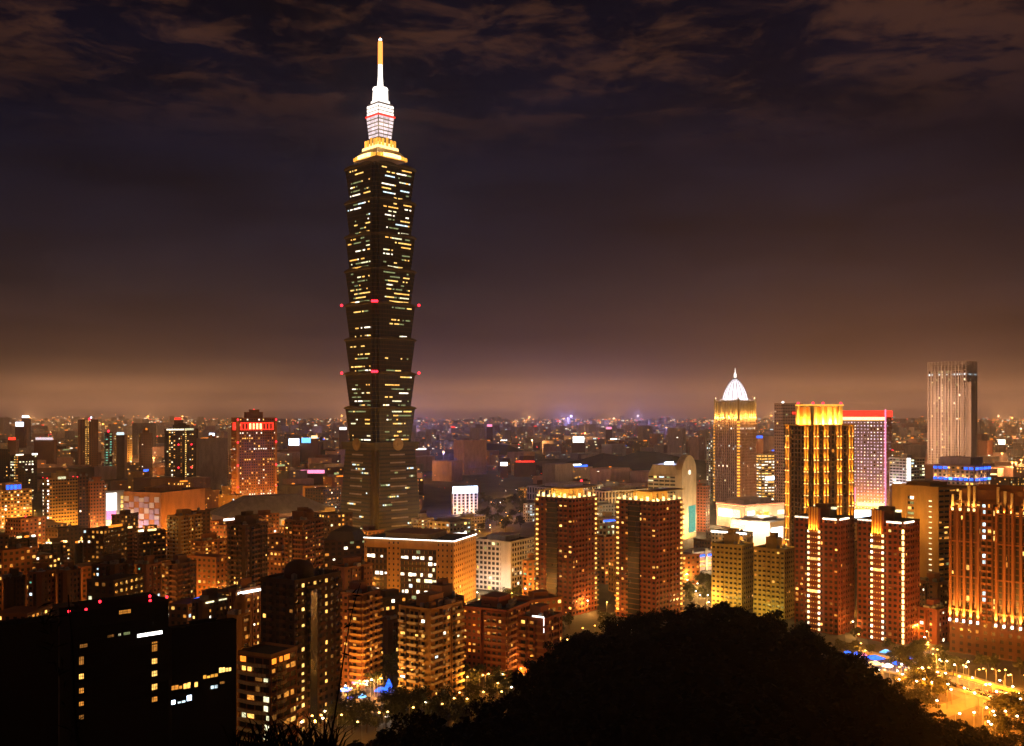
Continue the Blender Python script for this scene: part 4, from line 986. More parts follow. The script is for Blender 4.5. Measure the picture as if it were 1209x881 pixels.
# far left cluster
b = std('office_block', 'office block with blue signs on its stepped top and many lit windows', -6, 38, 580, 1130, 'ochre', s=.08, rel=22, litp=.42, pal=[('wwhite', 2), ('yellow', 3), ('warm', 3), ('lime', 1)], fh=3.9, bay=3.4, wf=.66, hf=.5, nind=100, cat='office block', pent=None, tank=False, faces=(0, 1), mark='the blue-signed office block')
mb = MB(); b.fb(mb, 0, b.w*.22, b.w*.70, -10, -.6, b.h+.3, b.zpy(571)); mb.build('stepped_top', M['ochre'], b.root)
for q in range(4): sign_part(b, 0, b.w*(.24+.115*q), b.w*(.24+.115*q+.09), b.zpy(579), b.zpy(573.5), 'blue', -.55)
for u in (.2, .5, .8):
    x, y, _ = b.pos(0, u*b.w, 17, 0); plight(b.root, (x, y, 8), 26000, (1, .45, .08), 1.5)
b.done(100)
b = std('office_block', 'office block with a bright white stair column and rows of shaded balconies', 50, 92, 566, 1090, 'ochre', s=.12, rel=24, litp=.10, pal=[('amber', 4), ('orangel', 1), ('warm', 1)], fh=3.7, bay=3.2, wf=.7, hf=.5, nind=100, cat='office block', pent=(.5, .4, 6), tank=False, faces=(0, 1), balc0=range(3, 12), cols0={0: ('signw', .85)}, cols1={0: ('wwhite', .6)}, mark='the block with a white stair column', beacon=4)
sign_part(b, 0, b.w*.35, b.w*.6, b.h-.5, b.h+2.2, 'lime', .3, 'light_strip')
for u in (.2, .5, .8):
    x, y, _ = b.pos(0, u*b.w, 15, 0); plight(b.root, (x, y, 8), 22000, (1, .48, .10), 1.5)
b.done(100)
b = std('office_block', 'dark office block with an amber lit corner column and white roof lamps', 12, 44, 538, 1500, 'umber', s=.2, rel=30, litp=.18, pal=OFFICE, fh=4, bay=4.6, nind=80, cat='office block', pent=None, tank=False, faces=(0, 1), cols1={-1: ('yellow', .95)}, cols0={0: ('amber', .5)}, rows={-3: ('lime', .8), -4: ('wwhite', .6), -6: ('wwhite', .5)}, mark='the block with an amber corner')
sign_part(b, 0, 0, b.w*.35, b.h, b.h+2, 'wwhite', .3, 'light_strip'); sign_part(b, 0, b.w*.75, b.w, b.h, b.h+2.4, 'signw', .3, 'light_strip'); b.done(80)
b = std('office_block', 'broad low dark block at the far left under the horizon lights', -25, 12, 532, 1620, 'umber', s=.2, rel=30, litp=.06, nind=0, cat='office block', pent=None, tank=False, faces=(0, 1)); b.done(0)
b = std('apartment_tower', 'narrow dark tower beside the block with a white stair column', 92, 105, 563, 1010, 'darkbrown', s=.1, rel=24, litp=.05, nind=40, pent=(.4, .4, 4), faces=(0, 1)); b.done(40)
b = std('apartment_tower', 'amber brown tower with a stepped crown left of the bright billboard', 104, 124, 570, 960, 'brown', s=.12, rel=24, litp=.10, nind=80, pent=(.6, .5, 5), faces=(0, 1), bay=3, fh=3.3)
for u in (.2, .8):
    x, y, _ = b.pos(0, u*b.w, 12, 0); plight(b.root, (x, y, 20), 12000, (1, .5, .1), 1)
b.done(80)
# bright billboard building
b = Bld('billboard_block', 'slim building with a huge white glowing billboard face', 'building', 123, 147, 581, 1040, .06, 22)
mb = MB(); mb.box(-b.w/2, b.w/2, -b.d/2, b.d/2, 0, b.h); mb.build('wall', M['grey'], b.root); b.crown(b.h, ('roof', 'grey'), .8, None, False)
sign_part(b, 0, b.w*.05, b.w*.58, b.zpy(603), b.h-1.5, 'signw', .1, 'billboard'); sign_part(b, 0, b.w*.05, b.w*.55, b.zpy(614), b.zpy(603.5), 'pinkl', .1, 'billboard'); sign_part(b, 0, b.w*.05, b.w*.6, b.zpy(624), b.zpy(615), 'giltw', .1, 'shop_window')
for q in range(9): sign_part(b, 0, b.w*.80, b.w*.92, 4+q*4.6, 7.2+q*4.6, 'yellow', .1, 'window')
x, y, _ = b.pos(0, b.w*.3, 14, 0); plight(b.root, (x, y, 16), 30000, (1, .75, .5), 1.5); MARKS.append((134, 'the white billboard'))
# mall with violet checkered front
b = Bld('department_store', 'department store with a violet checkered front and plain orange flank', 'department store', 146, 242, 583, 960, .46, 50, mark='the orange department store')
mb = MB(); mb.box(-b.w/2, b.w/2, -b.d/2, b.d/2, 0, b.h); mb.build('wall', M['orange'], b.root); b.crown(b.h, ('roof', 'orange'), 1.0, (.5, .4, 4), False)
for r_ in range(6):
    for c in range(7):
        z0 = b.h-3-(r_+1)*5.6; u0 = b.d*(.02+c*.135)
        if (r_*5+c*3) % 4 < 3:
            mb = MB(); b.fb(mb, 1, u0, u0+b.d*.125, .05, .5+.25*((r_+c) % 2), z0, z0+5.2-1.2*((r_+c) % 2)); mb.build('facade_panel', M['violet' if (r_+c) % 3 else 'white'], b.root)
for q in range(5):
    x, y, _ = b.pos(1, b.d*(.08+.2*q), 13, 0); plight(b.root, (x, y, 6), 12000, (.72, .60, 1) if q % 2 == 0 else (1, .7, .5), 1)
for q in range(4):
    x, y, _ = b.pos(0, b.w*(.1+.27*q), 16, 0); plight(b.root, (x, y, 10), 17000, (1, .38, .06), 1.5)
# expo hall
def hall():
    b = Bld('exhibition_hall', 'wide exhibition hall under a dark shallow roof with stepped white blocks in front', 'exhibition hall', 250, 392, 610, 1080, .12, 24, mark='the dark-roofed exhibition hall')
    mb = MB(); w, d, h = b.w/2, b.d/2, b.h
    b.core(mb, 0, h, 0, 0); mb.build('wall', [M['pink']], b.root)
    r_ = MB(); r_.loft([([(-w*1.06, -d*1.3), (w*1.06, -d*1.3), (w*1.06, d*1.3), (-w*1.06, d*1.3)], h+.01), ([(-w*.55, -d*.3), (w*.45, -d*.3), (w*.4, d*.8), (-w*.45, d*.8)], b.zpy(590))]); r_.build('roof', M['grey'], b.root)
    for k in range(9):
        u0, u1 = b.w*(k/9+.01), b.w*((k+.86)/9); hh = (h-5, h-9, h-7, h-12)[k % 4]
        m = MB(); b.fb(m, 0, u0, u1, .1, 9+4*(k % 3), 0, hh); bk = m.build('entrance_block', M['pale'], b.root)
        m = MB(); b.fb(m, 0, u0+1, u1-1, 9.1+4*(k % 3), 9.4+4*(k % 3), hh-7, hh-2.5); m.build('window', M[('green', 'warm', 'glass', 'green', 'orangel', 'glass', 'pinkl', 'glass', 'glass')[k]], bk)
        if k % 2 == 0: plight(bk, b.pos(0, (u0+u1)/2, 24, 7), 15000, (1, .55, .2), 1)
hall()
b = std('shopping_mall', 'pale stepped mall with green lit windows between hall and tall tower', 366, 412, 612, 930, 'cream', s=.1, rel=24, style='band', litp=.5, pal=[('green', 3), ('lime', 1), ('amber', 1)], fh=5.5, bay=8, wf=.9, hf=.5, nind=60, cat='shopping mall', pent=(.5, .5, 6), tank=False, faces=(0, 1))
for u in (.15, .5, .85):
    x, y, _ = b.pos(0, u*b.w, 12, 0); plight(b.root, (x, y, 6), 9000, (1, .65, .25), 1)
b.done(60)
b = std('office_block', 'dark low block with a shallow peaked roof just below the tall tower', 376, 441, 640, 740, 'umber', s=.1, rel=22, style='band', litp=.16, pal=[('wwhite', 1), ('green', 1), ('amber', 1)], fh=4, bay=5, nind=60, cat='office block', pent=None, tank=False, faces=(0, 1))
mb = MB(); mb.lathe([(b.w*.42, b.h+.4), (b.w*.3, b.h+7), (.5, b.h+11)], 4); mb.build('peaked_roof', M['darkroof'], b.root); b.done(60)
# blue-sign ribbed tower
b = Bld('sign_tower', 'pale ribbed block carrying a large blue white glowing roof sign', 'office block', 533, 564, 583, 1290, .06, 20, mark='the blue-white roof sign')
mb = MB(); b.core(mb, 0, b.h, 1)
for i in (0, 1): b.facade(mb, i, 0, b.h, 4, 5.6, .58, .8, 'pier', .06, OFFICE)
mb.build('wall', [M['white'], M['glass']], b.root); b.crown(b.h, ('roof', 'white'), 1, None, False)
sign_part(b, 0, -.6, b.w*.98, b.h+.6, b.h+9.2, 'signb', .6, 'roof_sign', 1.2)
plight(b.root, (0, -b.d/2-30, b.h+14), 60000, (.12, .17, 1), 3); plight(b.root, (-b.w*.3, b.d*.3, b.h+40), 120000, (.12, .17, 1), 3)  # floating blue lights added so the haze glows round the sign
for u in (.1, .5, .9): plight(b.root, b.pos(0, u*b.w, 14, 6), 14000, (1, .6, .3), 1)
b.done(60)
b = std('office_block', 'grey low block behind a white glowing roof panel beside the Y-roofed office', 506, 556, 618, 900, 'grey', s=.5, rel=48, style='band', litp=.12, pal=OFFICE, nind=50, cat='office block', fh=4, bay=5, pent=(.6, .5, 3), tank=False, faces=(0, 1)); b.done(50)
b.root['label'] = 'grey low block with dim windows behind the office that has a white outlined roof'
for kk, (l, r, top, Y, m) in enumerate(((486, 512, 614, 980, 'grey'),)):
    b = std('shop_block', 'dark low block with yellow green lit floors at the foot of the tall tower', l, r, top, Y, m, s=.3, rel=40, litp=.4, pal=[('lime', 1), ('green', 2)], nind=40, cat='office block', faces=(0, 1)); b.done(40)
# white-outlined office, three wings
def outlined():
    b = Bld('office_building', 'large office with a white light strip along its roof edge and golden end walls', 'office building', 430, 562, 641, 665, .80, 66, mark='the office outlined in white light')
    z = b.h; D = b.d; mb = MB(); b.core(mb, 0, z, 1)
    segs = ((0, .17, 'glass'), (.17, .44, 'stone'), (.44, .80, 'glass'), (.80, 1, 'stone'))
    segs = ((0, .03, 's'), (.03, .26, 'g'), (.26, .41, 's'), (.41, .81, 'g'), (.81, 1.0, 's'))
    RW = {-2: ('wwhite', .6), -5: ('wwhite', .75), 4: ('lime', .5), 2: ('wwhite', .6), 1: ('green', .5)}
    for a, c, t in segs:
        if t == 's': b.facade(mb, 1, 0, z, 3.8, 3.0, .36, .42, 'grid', .06, WARM, u0=D*a+.01, u1=D*c-.01)
        else:
            b.facade(mb, 1, 0, z-5.5, 3.8, 2.9, .94, .62, 'band', .22, [('wwhite', 3), ('lime', 2), ('cool', 1), ('green', 1)], rows=RW, u0=D*a+.05, u1=D*c-.05, rec=.5, mi2=2)
            b.fb(mb, 1, D*a+.02, D*c-.02, -1.5, -.1, z-5.45, z-.01)
    b.facade(mb, 0, 0, z, 3.8, 3.4, .4, .45, 'grid', .08, WARM, cols={3: ('cool', .3)})
    for i in (2, 3): b.facade(mb, i, 0, z, 3.8, 3.6, .4, .45, 'grid', .08, WARM)
    mb.build('wall', [M['ochre'], M['glass'], M['umber']], b.root); b.crown(z, ('darkroof', 'ochre'), 1.2, (.7, .5, 4), False)
    for i in (0, 1):
        Wd = b.fr(i)[3]; sign_part(b, i, -.3, Wd, z+.7, z+1.35, 'signw', .2, 'roof_light_strip', .5)
    for u in (.33, .90):
        plight(b.root, b.pos(1, u*D, 7, 4), 1600, (1, .52, .12), .8)
    for u in (.25, .75): plight(b.root, b.pos(0, u*b.w, 9, 5), 8000, (1, .5, .12), .8)
    b.done(100)
outlined()
b = std('office_block', 'white gridded office with a plain end wall right of the outlined office', 561, 631, 641, 725, 'pale', s=.62, rel=58, style='grid', litp=.10, pal=OFFICE, fh=3.8, bay=3.6, wf=.7, hf=.6, nind=100, cat='office block', pent=(.6, .5, 3.5), tank=False, mark='the white gridded office')
mb = MB(); b.fb(mb, 1, b.d*.72, b.d-.1, .05, 1.2, 0, b.h+.8); mb.build('end_wall', M['pale'], b.root)
for u in (.2, .6, .9): plight(b.root, b.pos(1, u*b.d, 11, 7), 6500, (1, .75, .5), 1)
b.done(100)
b = std('office_block', 'small amber block with white blue lit windows in front of the white office', 617, 636, 664, 690, 'orange', s=.3, rel=35, litp=.5, pal=TEALS, nind=40, cat='office block', faces=(0, 1), bay=4); plight(b.root, b.pos(0, b.w*.5, 8, 8), 5000, (1, .5, .12), 1); b.done(40)
b = std('apartment_block', 'plain brown block seen between the two curved-roof towers', 704, 729, 636, 760, 'brown', s=.4, rel=45, litp=.04, nind=60, faces=(0, 1), pent=None)
plight(b.root, b.pos(0, b.w*.5, 10, 8), 8000, (1, .5, .12), 1); b.done(60)
b = std('office_block', 'green lit glass block with a blue halo sign between the curved-roof towers', 703, 731, 613, 900, 'cream', s=.3, rel=40, style='band', litp=.6, pal=[('green', 3), ('lime', 1)], nind=40, cat='office block', faces=(0, 1), fh=5, bay=5)
sign_part(b, 0, b.w*.05, b.w*.8, b.h-2.5, b.h-1, 'blue', .4, 'blue_band'); b.done(40)
# long pale exhibition halls
for lab, l, r, top, Y, s, m in (('long pale grey hall with white ribbed end above the first curved-roof tower', 622, 712, 577, 1480, .35, 'pale'), ('wide cream hall stretching behind the second curved-roof tower', 690, 772, 581, 1330, .3, 'cream'), ('flat-topped grey box on the roofline behind the cream hall', 716, 756, 569, 1750, .3, 'pink')):
    b = std('exhibition_hall', lab, l, r, top, Y, m, s=s, rel=44, style='pier', litp=.03, pal=OFFICE, fh=9, bay=6, wf=.6, hf=.8, nind=0, cat='exhibition hall', faces=(0, 1), pent=(.5, .5, 4), tank=False); b.nind = 0; b.done(0)
    for u in (.15, .5, .85): plight(b.root, b.pos(0, u*b.w, 22, 12), 22000, (1, .62, .28), 2)
b = std('shop_block', 'small white lit block left of the first curved-roof tower', 618, 634, 596, 1200, 'white', s=.3, rel=40, litp=.4, pal=[('cool', 1)], nind=20, cat='office block', faces=(0, 1), pent=None); b.done(20)
b = std('office_block', 'small block with a golden lit upper corner above the highway trees', 612, 625, 577, 1550, 'ochre', s=.5, rel=45, litp=.5, pal=[('gilt', 1)], nind=20, cat='office block', faces=(0, 1), pent=None); b.done(20)

# ------------------------------------------------ dark apartment towers of the near left quarter
APT = [  # label, l, r, top, Y, wall, s, rel, litp, pal, extras
 ('dark apartment tower with flat stepped top and warm scattered windows', 268, 316, 622, 640, 'umber', .45, 50, .10, WARM, dict(balc1=(1, 4), balc0=(1,), pent=(.6, .5, 6))),
 ('brown apartment tower with a rounded rooftop house and few bright windows', 336, 380, 616, 690, 'darkbrown', .5, 52, .13, WARM, dict(balc1=(2,), balc0=(2, 4), pent=(.5, .6, 6))),
 ('ochre stepped apartment block in front of the orange department store', 197, 238, 611, 800, 'ochre', .4, 46, .10, WARM, dict(balc1=(1,), balc0=(2,))),
 ('brown block with rows of warm windows left of the dark stepped tower', 226, 268, 641, 720, 'brown', .3, 42, .30, WARM, dict(balc0=(1, 3))),
 ('dark apartment slab with a bright roof terrace at the far left edge', 10, 44, 638, 830, 'umber', .1, 24, .07, MIX, dict(balc0=(2,))),
 ('dark apartment slab with a white lit rooftop, second from the far left edge', 46, 84, 645, 800, 'umber', .1, 24, .07, MIX, dict(balc0=(3,))),
 ('dark apartment slab with two lit roof lamps below the stepped-crown tower', 88, 116, 643, 790, 'umber', .1, 24, .05, MIX, dict()),
 ('brown apartment block with a lit roofline below the white billboard', 120, 158, 628, 800, 'darkbrown', .15, 26, .08, WARM, dict(balc0=(2,))),
 ('brown apartment block with glittering roof lights below the violet store front', 158, 196, 630, 790, 'darkbrown', .15, 26, .10, WARM, dict(balc0=(1,))),
 ('lone dark block with a column of pale window lights at the lower left', 4, 30, 684, 560, 'umber', .15, 26, .03, TEALS, dict(cols0={2: ('cool', .8)})),
 ('red-brown end wall apartment with teal stair lights, nearest the left edge', 33, 66, 678, 560, 'brown', .5, 52, .05, TEALS, dict(cols1={2: ('cool', .8), 1: ('warm', .3)})),
 ('red-brown apartment with two bright windows, second in the teal-lit row', 68, 96, 676, 565, 'brown', .4, 50, .05, WARM, dict()),
 ('grey apartment with two teal glowing stair columns, third in the teal-lit row', 108, 158, 669, 560, 'darkbrown', .55, 54, .06, TEALS, dict(cols1={1: ('cool', .85), 5: ('teal', .8), 4: ('amber', .4)})),
 ('red-brown end wall apartment at the right end of the teal-lit row', 162, 191, 669, 570, 'brown', .35, 48, .06, TEALS, dict(cols1={1: ('cool', .5)})),
 ('brown block with an open lit stair between teal-lit row and dark stepped tower', 194, 232, 668, 600, 'darkbrown', .4, 48, .10, WARM, dict(balc0=(1,))),
 ('low brown block with a yellow neon roof edge behind the black complex', 226, 270, 712, 500, 'darkbrown', .3, 42, .10, WARM, dict(nindx=1)),
 ('pale block with a white light strip over its top floor', 270, 308, 699, 490, 'brown', .25, 40, .22, WARM, dict()),
 ('grey tower with a curved blank top beside the black complex', 268, 297, 730, 370, 'ochre', .4, 48, .22, WARM, dict()),
 ('dark apartment tower behind the dome-topped tower', 376, 404, 690, 560, 'umber', .4, 50, .06, WARM, dict()),
 ('orange brown apartment tower facing the blue-lit plaza', 399, 449, 704, 470, 'brown', .58, 56, .12, WARM, dict(balc1=(0, 1, 3, 4), balc0=(1, 2))),
 ('tan apartment tower with stacked rounded balconies above the dark trees', 471, 546, 722, 440, 'ochre', .50, 52, .13, MIX, dict(balc1=(0, 2, 4), balc0=(0, 2, 3))),
 ('brown apartment tower top peeking up behind the tan balcony tower', 498, 548, 712, 490, 'darkbrown', .5, 52, .12, MIX, dict(balc1=(1,), pent=(.5, .5, 7))),
 ('long red-brown apartment row with a roof house in the middle', 546, 628, 723, 490, 'redbrown', .64, 62, .12, [('warm', 2), ('amber', 4), ('orangel', 1)], dict(balc1=(1, 4, 7), balc0=(1,))),
 ('red-brown apartment block with a white lit roof frame beside the hill', 612, 664, 733, 468, 'redbrown', .6, 60, .14, [('warm', 2), ('amber', 3)], dict(balc1=(1, 3), balc0=(1,))),
 ('small dark block behind the blue-lit plaza between two apartment towers', 449, 472, 735, 520, 'darkbrown', .4, 48, .12, WARM, dict()),
 ('low brown block in front of the outlined office', 392, 440, 672, 600, 'brown', .3, 42, .05, WARM, dict()),
 ('brown block with purple street lights between the last two towers', 1084, 1122, 690, 600, 'brown', .6, 60, .10, MIX, dict()),
 ('squat block with a dark top storey under the blank-sided slab tower', 1084, 1121, 722, 560, 'redbrown', .6, 60, .14, MIX, dict()),
]
for (lab, l, r, top, Y, wall, s, rel, lp, pal, ex) in APT:
    lp *= 1.8; w_ = r-l; nind = 100 if w_ > 36 and Y < 700 else 60
    kw = dict(pent=ex.get('pent', (.45, .4, 5)), balc0=ex.get('balc0', ()), balc1=ex.get('balc1', ()), cols0=ex.get('cols0', {}), cols1=ex.get('cols1', {}))
    b = std('apartment_block', lab, l, r, top, Y, wall, s=s, rel=rel, style='grid', litp=lp, pal=pal, fh=3.2, bay=R.choice((2.7, 3.1, 3.6)), wf=R.choice((.5, .58, .66)), hf=R.choice((.45, .5, .56)), nind=nind, beacon=0, bays=True, **kw)
    if 'roof terrace' in lab or 'lit rooftop' in lab or 'roof lamps' in lab or 'lit roofline' in lab or 'roof lights' in lab:
        for q in range(5):
            x = (R.random()-.5)*b.w*.9; m = MB(); m.box(x-1.6, x+1.6, -b.d/2-.05+.5, -b.d/2+1.4, b.h+1.2, b.h+2.6); m.build('roof_lamp', M[R.choice(('giltw', 'signw', 'giltw', 'orangel'))], b.root_roof)
            plight(b.root_roof, (x, -b.d/2+3, b.h+4), 2600, (1, .55, .15), .5)
    for q in range(R.randint(4, 7)):      # sheds and air-conditioning units on the roof
        x, y = (R.random()-.5)*b.w*.8, (R.random()-.5)*b.d*.8; sx, sy, hh = R.uniform(.6, 2.2), R.uniform(.6, 2), R.uniform(.8, 2.6)
        m = MB(); m.box(x-sx, x+sx, y-sy, y+sy, b.h+.26, b.h+.26+hh); m.build('rooftop_unit', M[R.choice(('grey', 'metal', wall, 'pale'))], b.root_roof)
    if R.random() < .6: m = MB(); m.tube([(b.w*.1, b.d*.1, b.h), (b.w*.1, b.d*.1, b.h+9)], .12, 5); m.build('antenna', M['metal'], b.root_roof)
    if 'yellow neon' in lab:
        for u in (.1, .6): sign_part(b, 0, b.w*u, b.w*(u+.3), b.h-.6, b.h+.1, 'lime', .3, 'neon_edge')
    if 'white light strip' in lab: sign_part(b, 0, b.w*.02, b.w*.95, b.h-1.4, b.h-.2, 'signw', .5, 'light_strip')
    if 'white lit roof frame' in lab:
        sign_part(b, 1, b.d*.55, b.d*.98, b.h+1.3, b.h+1.9, 'signw', .2, 'roof_frame'); sign_part(b, 1, b.d*.97, b.d*.985, b.h-6, b.h+1.28, 'signw', .2, 'roof_frame')
    if 'rounded rooftop' in lab or 'curved blank' in lab:
        m = MB(); m.lathe([(b.w*.3, b.h+.3), (b.w*.3, b.h+5), (b.w*.2, b.h+7.5), (.3, b.h+8.3)], 14, cx=b.w*.1); m.build('rounded_top', M[wall], b.root_roof)
    b.done(nind)
MARKS += [(292, 'the dark stepped tower'), (423, 'the plaza-side orange tower'), (508, 'the tan balcony tower'), (590, 'the red-brown apartment row'), (50, 'the teal-lit row')]
# dome-topped dark apartment
def dome_apartment():
    b = Bld('apartment_tower', 'dark apartment tower with a rounded dome on top and lit stair windows', 'apartment block', 308, 402, 689, 400, .42, 48, mark='the dome-topped dark tower')
    z = b.h; mb = MB(); b.core(mb, 0, z, 1)
    nb, nf, bw, f = b.facade(mb, 0, 0, z, 3.2, 3.4, .5, .5, 'grid', .05, WARM, cols={1: ('yellow', .5), 3: ('warm', .7), 5: ('warm', .5)})
    n1, nf1, bw1, f1 = b.facade(mb, 1, 0, z, 3.2, 3.6, .5, .5, 'grid', .02, AMB)
    for i in (2, 3): b.facade(mb, i, 0, z, 3.2, 3.6, .5, .5, 'grid', .03, AMB)
    mb.build('wall', [M['umber'], M['glass']], b.root); b.crown(z, ('darkroof', 'umber'), 1.2, None, True)
    b.balconies(0, (0, 2, 4, -1), nb, bw, nf, f, 0, 'darkbrown'); b.balconies(1, (1, 3), n1, bw1, nf1, f1, 0, 'darkbrown')
    m = MB(); rr = 6.2; m.lathe([(rr, z+.3), (rr, z+3.0)]+[(rr*cos(t*pi/16), z+3+rr*.72*sin(t*pi/16)) for t in range(1, 8)]+[(.2, z+3+rr*.74)], 24, cx=-b.w*.05, cy_=b.d*.0); m.build('dome', M['umber'], b.root_roof)
    m = MB(); b.fb(m, 0, b.w*.28, b.w*.42, .05, 1.6, 0, z-4); m.build('dark_bay', M['glass'], b.root)
    b.done(100)
dome_apartment()
# balcony apartment, close to camera
def balcony_apartment():
    b = Bld('apartment_tower', 'tan apartment tower with long curved balconies and warm lit rooms, beside the black complex', 'apartment block', 281, 351, 777, 335, .55, 50, mark='the long-balcony tower')
    z = b.h; mb = MB(); b.core(mb, 0, z, 1)
    for i in range(4): nb, nf, bw, f = b.facade(mb, i, 0, z, 3.2, 3.2, .84, .62, 'band', .24 if i < 2 else .1, [('warm', 2), ('amber', 4), ('lime', .6), ('dim', 2)], cols={-1: ('lime', .4)} if i == 1 else {}, rows={-1: ('orangel', .5)})
    mb.build('wall', [M['brown'], M['glass']], b.root); b.crown(z, ('darkroof', 'ochre'), 1.1, None, False)
    for q in range(1, nf):
        for i, a, c in ((1, .05, .92), (0, .12, .5)):
            Wd = b.fr(i)[3]; m = MB(); n = 8
            for t in range(n):
                u0, u1 = Wd*(a+(c-a)*t/n), Wd*(a+(c-a)*(t+1)/n); e = 1.0+1.0*sin(pi*(t+.5)/n)
                b.fb(m, i, u0, u1, .02, e, q*f-.15, q*f+.05); b.fb(m, i, u0, u1, e-.14, e, q*f+.051, q*f+1.0)
            m.build('balcony', M['cream'], b.root)  # pale parapets before dark glass put the balcony shade into colour
    for u, zz_ in ((.2, 3), (.8, 3)): plight(b.root, b.pos(1, u*b.d, 8, zz_), 1500, (1, .5, .1), .5)
    for u in (.3, .8): plight(b.root, b.pos(0, u*b.w, 7, 3), 1300, (1, .5, .1), .5)
    b.done(100)
balcony_apartment()
# black complex in the foreground left
def black_complex():
    b = Bld('apartment_block', 'black silhouetted building with a column of lit stair windows and red roof lamps', 'apartment block', 70, 199, 727, 236, .1, 22, mark='the black silhouetted building')
    z = b.h; mb = MB(); mb.box(-b.w/2, b.w/2, -b.d/2, b.d/2, -2, z)
    for q in range(1, 8): b.fb(mb, 0, -.1, b.w+.1, .001, .12, z-q*3.3-.3, z-q*3.3)
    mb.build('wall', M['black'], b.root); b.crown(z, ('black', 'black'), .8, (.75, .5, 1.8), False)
    fl = 3.3; u_of = lambda px: (px-70)/129*b.w
    def win(px0, px1, py0, py1, key, mull=0):
        fm = MB(); a, c = u_of(px0), u_of(px1); z0, z1 = b.zpy(py1), b.zpy(py0)
        b.fb(fm, 0, a-.12, c+.12, .03, .1, z0-.12, z0); b.fb(fm, 0, a-.12, c+.12, .03, .1, z1, z1+.12)
        fr_ = fm.build('window', M['black'], b.root)
        pm = MB(); b.fb(pm, 0, a, c, .02, .05, z0, z1); pm.build('pane', M[key], fr_)
        bm = MB()
        for t in range(mull+1):
            u = a+(c-a)*(t+.5)/(mull+1); b.fb(bm, 0, u-.04, u+.04, .055, .1, z0, z1)
        b.fb(bm, 0, a, c, .105, .13, (z0+z1)/2-.04, (z0+z1)/2+.04)
        bm.build('glazing_bar', M['black'], fr_)
    for k, (y0, y1, key) in enumerate(((774, 786, 'amber'), (795, 801.5, 'warm'), (810.5, 817, 'yellow'), (827, 834, 'warm'), (842, 849, 'amber'))): win(176, 183, y0, y1, key, 1)
    for k, (y0, y1, key) in enumerate(((776, 787, 'dim'), (798, 804, 'warm'), (815, 821, 'amber'), (831, 836, 'amber'), (847, 852, 'dim'))): win(81, 86.5, y0, y1, key, 1)
    win(82, 91, 763, 767, 'dim', 2); win(156, 190, 760, 765.5, 'signw', 6); win(138, 146, 756.5, 761, 'green', 2); win(117, 125, 757, 760, 'dim', 3); win(131, 134, 757, 761, 'lime')
    win(132, 147, 729, 733.5, 'amber', 5)
    for px, dy in ((69, .5), (90, 0), (107.5, 6), (173.5, 5), (174, .4), (197, 2)): 
        beacon_part(b.root, (-b.w/2+u_of(px), -b.d/2+.2, z+.9+dy*.25), .32)
    b.done(0)
    c = Bld('apartment_block', 'lower black silhouetted wing with bands of yellow and blue lit windows', 'apartment block', 199, 279, 744, 228, .05, 22)
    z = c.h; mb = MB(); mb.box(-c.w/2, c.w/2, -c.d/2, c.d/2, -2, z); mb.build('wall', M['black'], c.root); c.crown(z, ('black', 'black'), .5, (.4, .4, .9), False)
    uo = lambda px: (px-199)/80*c.w
    for px0, px1, y0, y1, key in ((198.5, 212, 809, 815, 'amber'), (213, 231, 809, 816, 'warm'), (237, 256, 803.5, 808, 'gilt'), (257, 273, 798, 804, 'yellow'), (198.5, 204, 825, 832, 'signb'), (206, 216, 829.5, 832, 'cool'), (217, 224, 824, 831, 'signb'), (225, 230, 830, 832, 'cool'), (237, 256, 818, 822, 'cool'), (258, 265, 814, 818, 'dim')):
        fm = MB(); c.fb(fm, 0, uo(px0)-.1, uo(px1)+.1, .02, .06, c.zpy(y1)-.1, c.zpy(y1)); f_ = fm.build('window', M['black'], c.root)
        n = max(1, int((px1-px0)/4))
        for t in range(n):
            if R.random() < .12: continue
            pm = MB(); a0, a1 = uo(px0)+(uo(px1)-uo(px0))*t/n, uo(px0)+(uo(px1)-uo(px0))*(t+.8)/n; c.fb(pm, 0, a0, a1, .02, .05, c.zpy(y1), c.zpy(y1)+(c.zpy(y0)-c.zpy(y1))*R.uniform(.5, 1)); pm.build('pane', M[key], f_)
    d = Bld('apartment_block', 'plain black silhouetted block with a flat roof at the lower left corner', 'apartment block', -60, 69, 751, 240, .1, 22)
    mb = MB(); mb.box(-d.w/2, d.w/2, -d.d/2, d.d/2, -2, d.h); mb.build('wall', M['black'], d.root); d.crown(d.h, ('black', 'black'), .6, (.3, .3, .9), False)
black_complex()
# ================================================================ the many plain blocks between and behind
R.seed(77)
def free(x, y, r):
    return all((x-a)**2+(y-b)**2 > (r+c)**2 for a, b, c in OCC)
TONES = {'darkbrown': 'dark brown', 'brown': 'reddish brown', 'umber': 'near-black', 'grey': 'grey', 'pink': 'dusty pink', 'ochre': 'tan', 'pale': 'pale'}
ROOFS = [(None, 'plain flat roof'), ('house', 'small rooftop house'), ('beacon', 'red rooftop beacon'), ('signw', 'white rooftop sign'), ('blue', 'blue rooftop sign'), ('orangel', 'orange rooftop light'), ('green', 'green rooftop sign'), ('tank', 'rooftop water tank')]
made = {}
def landmark(px, Y):
    q = min(MARKS, key=lambda t: abs(t[0]-px)); dx = px-q[0]
    far = 'well beyond' if Y > 2600 else 'beyond' if Y > 1300 else 'near'
    if abs(dx) < 12: return f'{"in line with" if Y < 1300 else far} {q[1]}'
    return f'{far} and {"right" if dx > 0 else "left"} of {q[1]}'
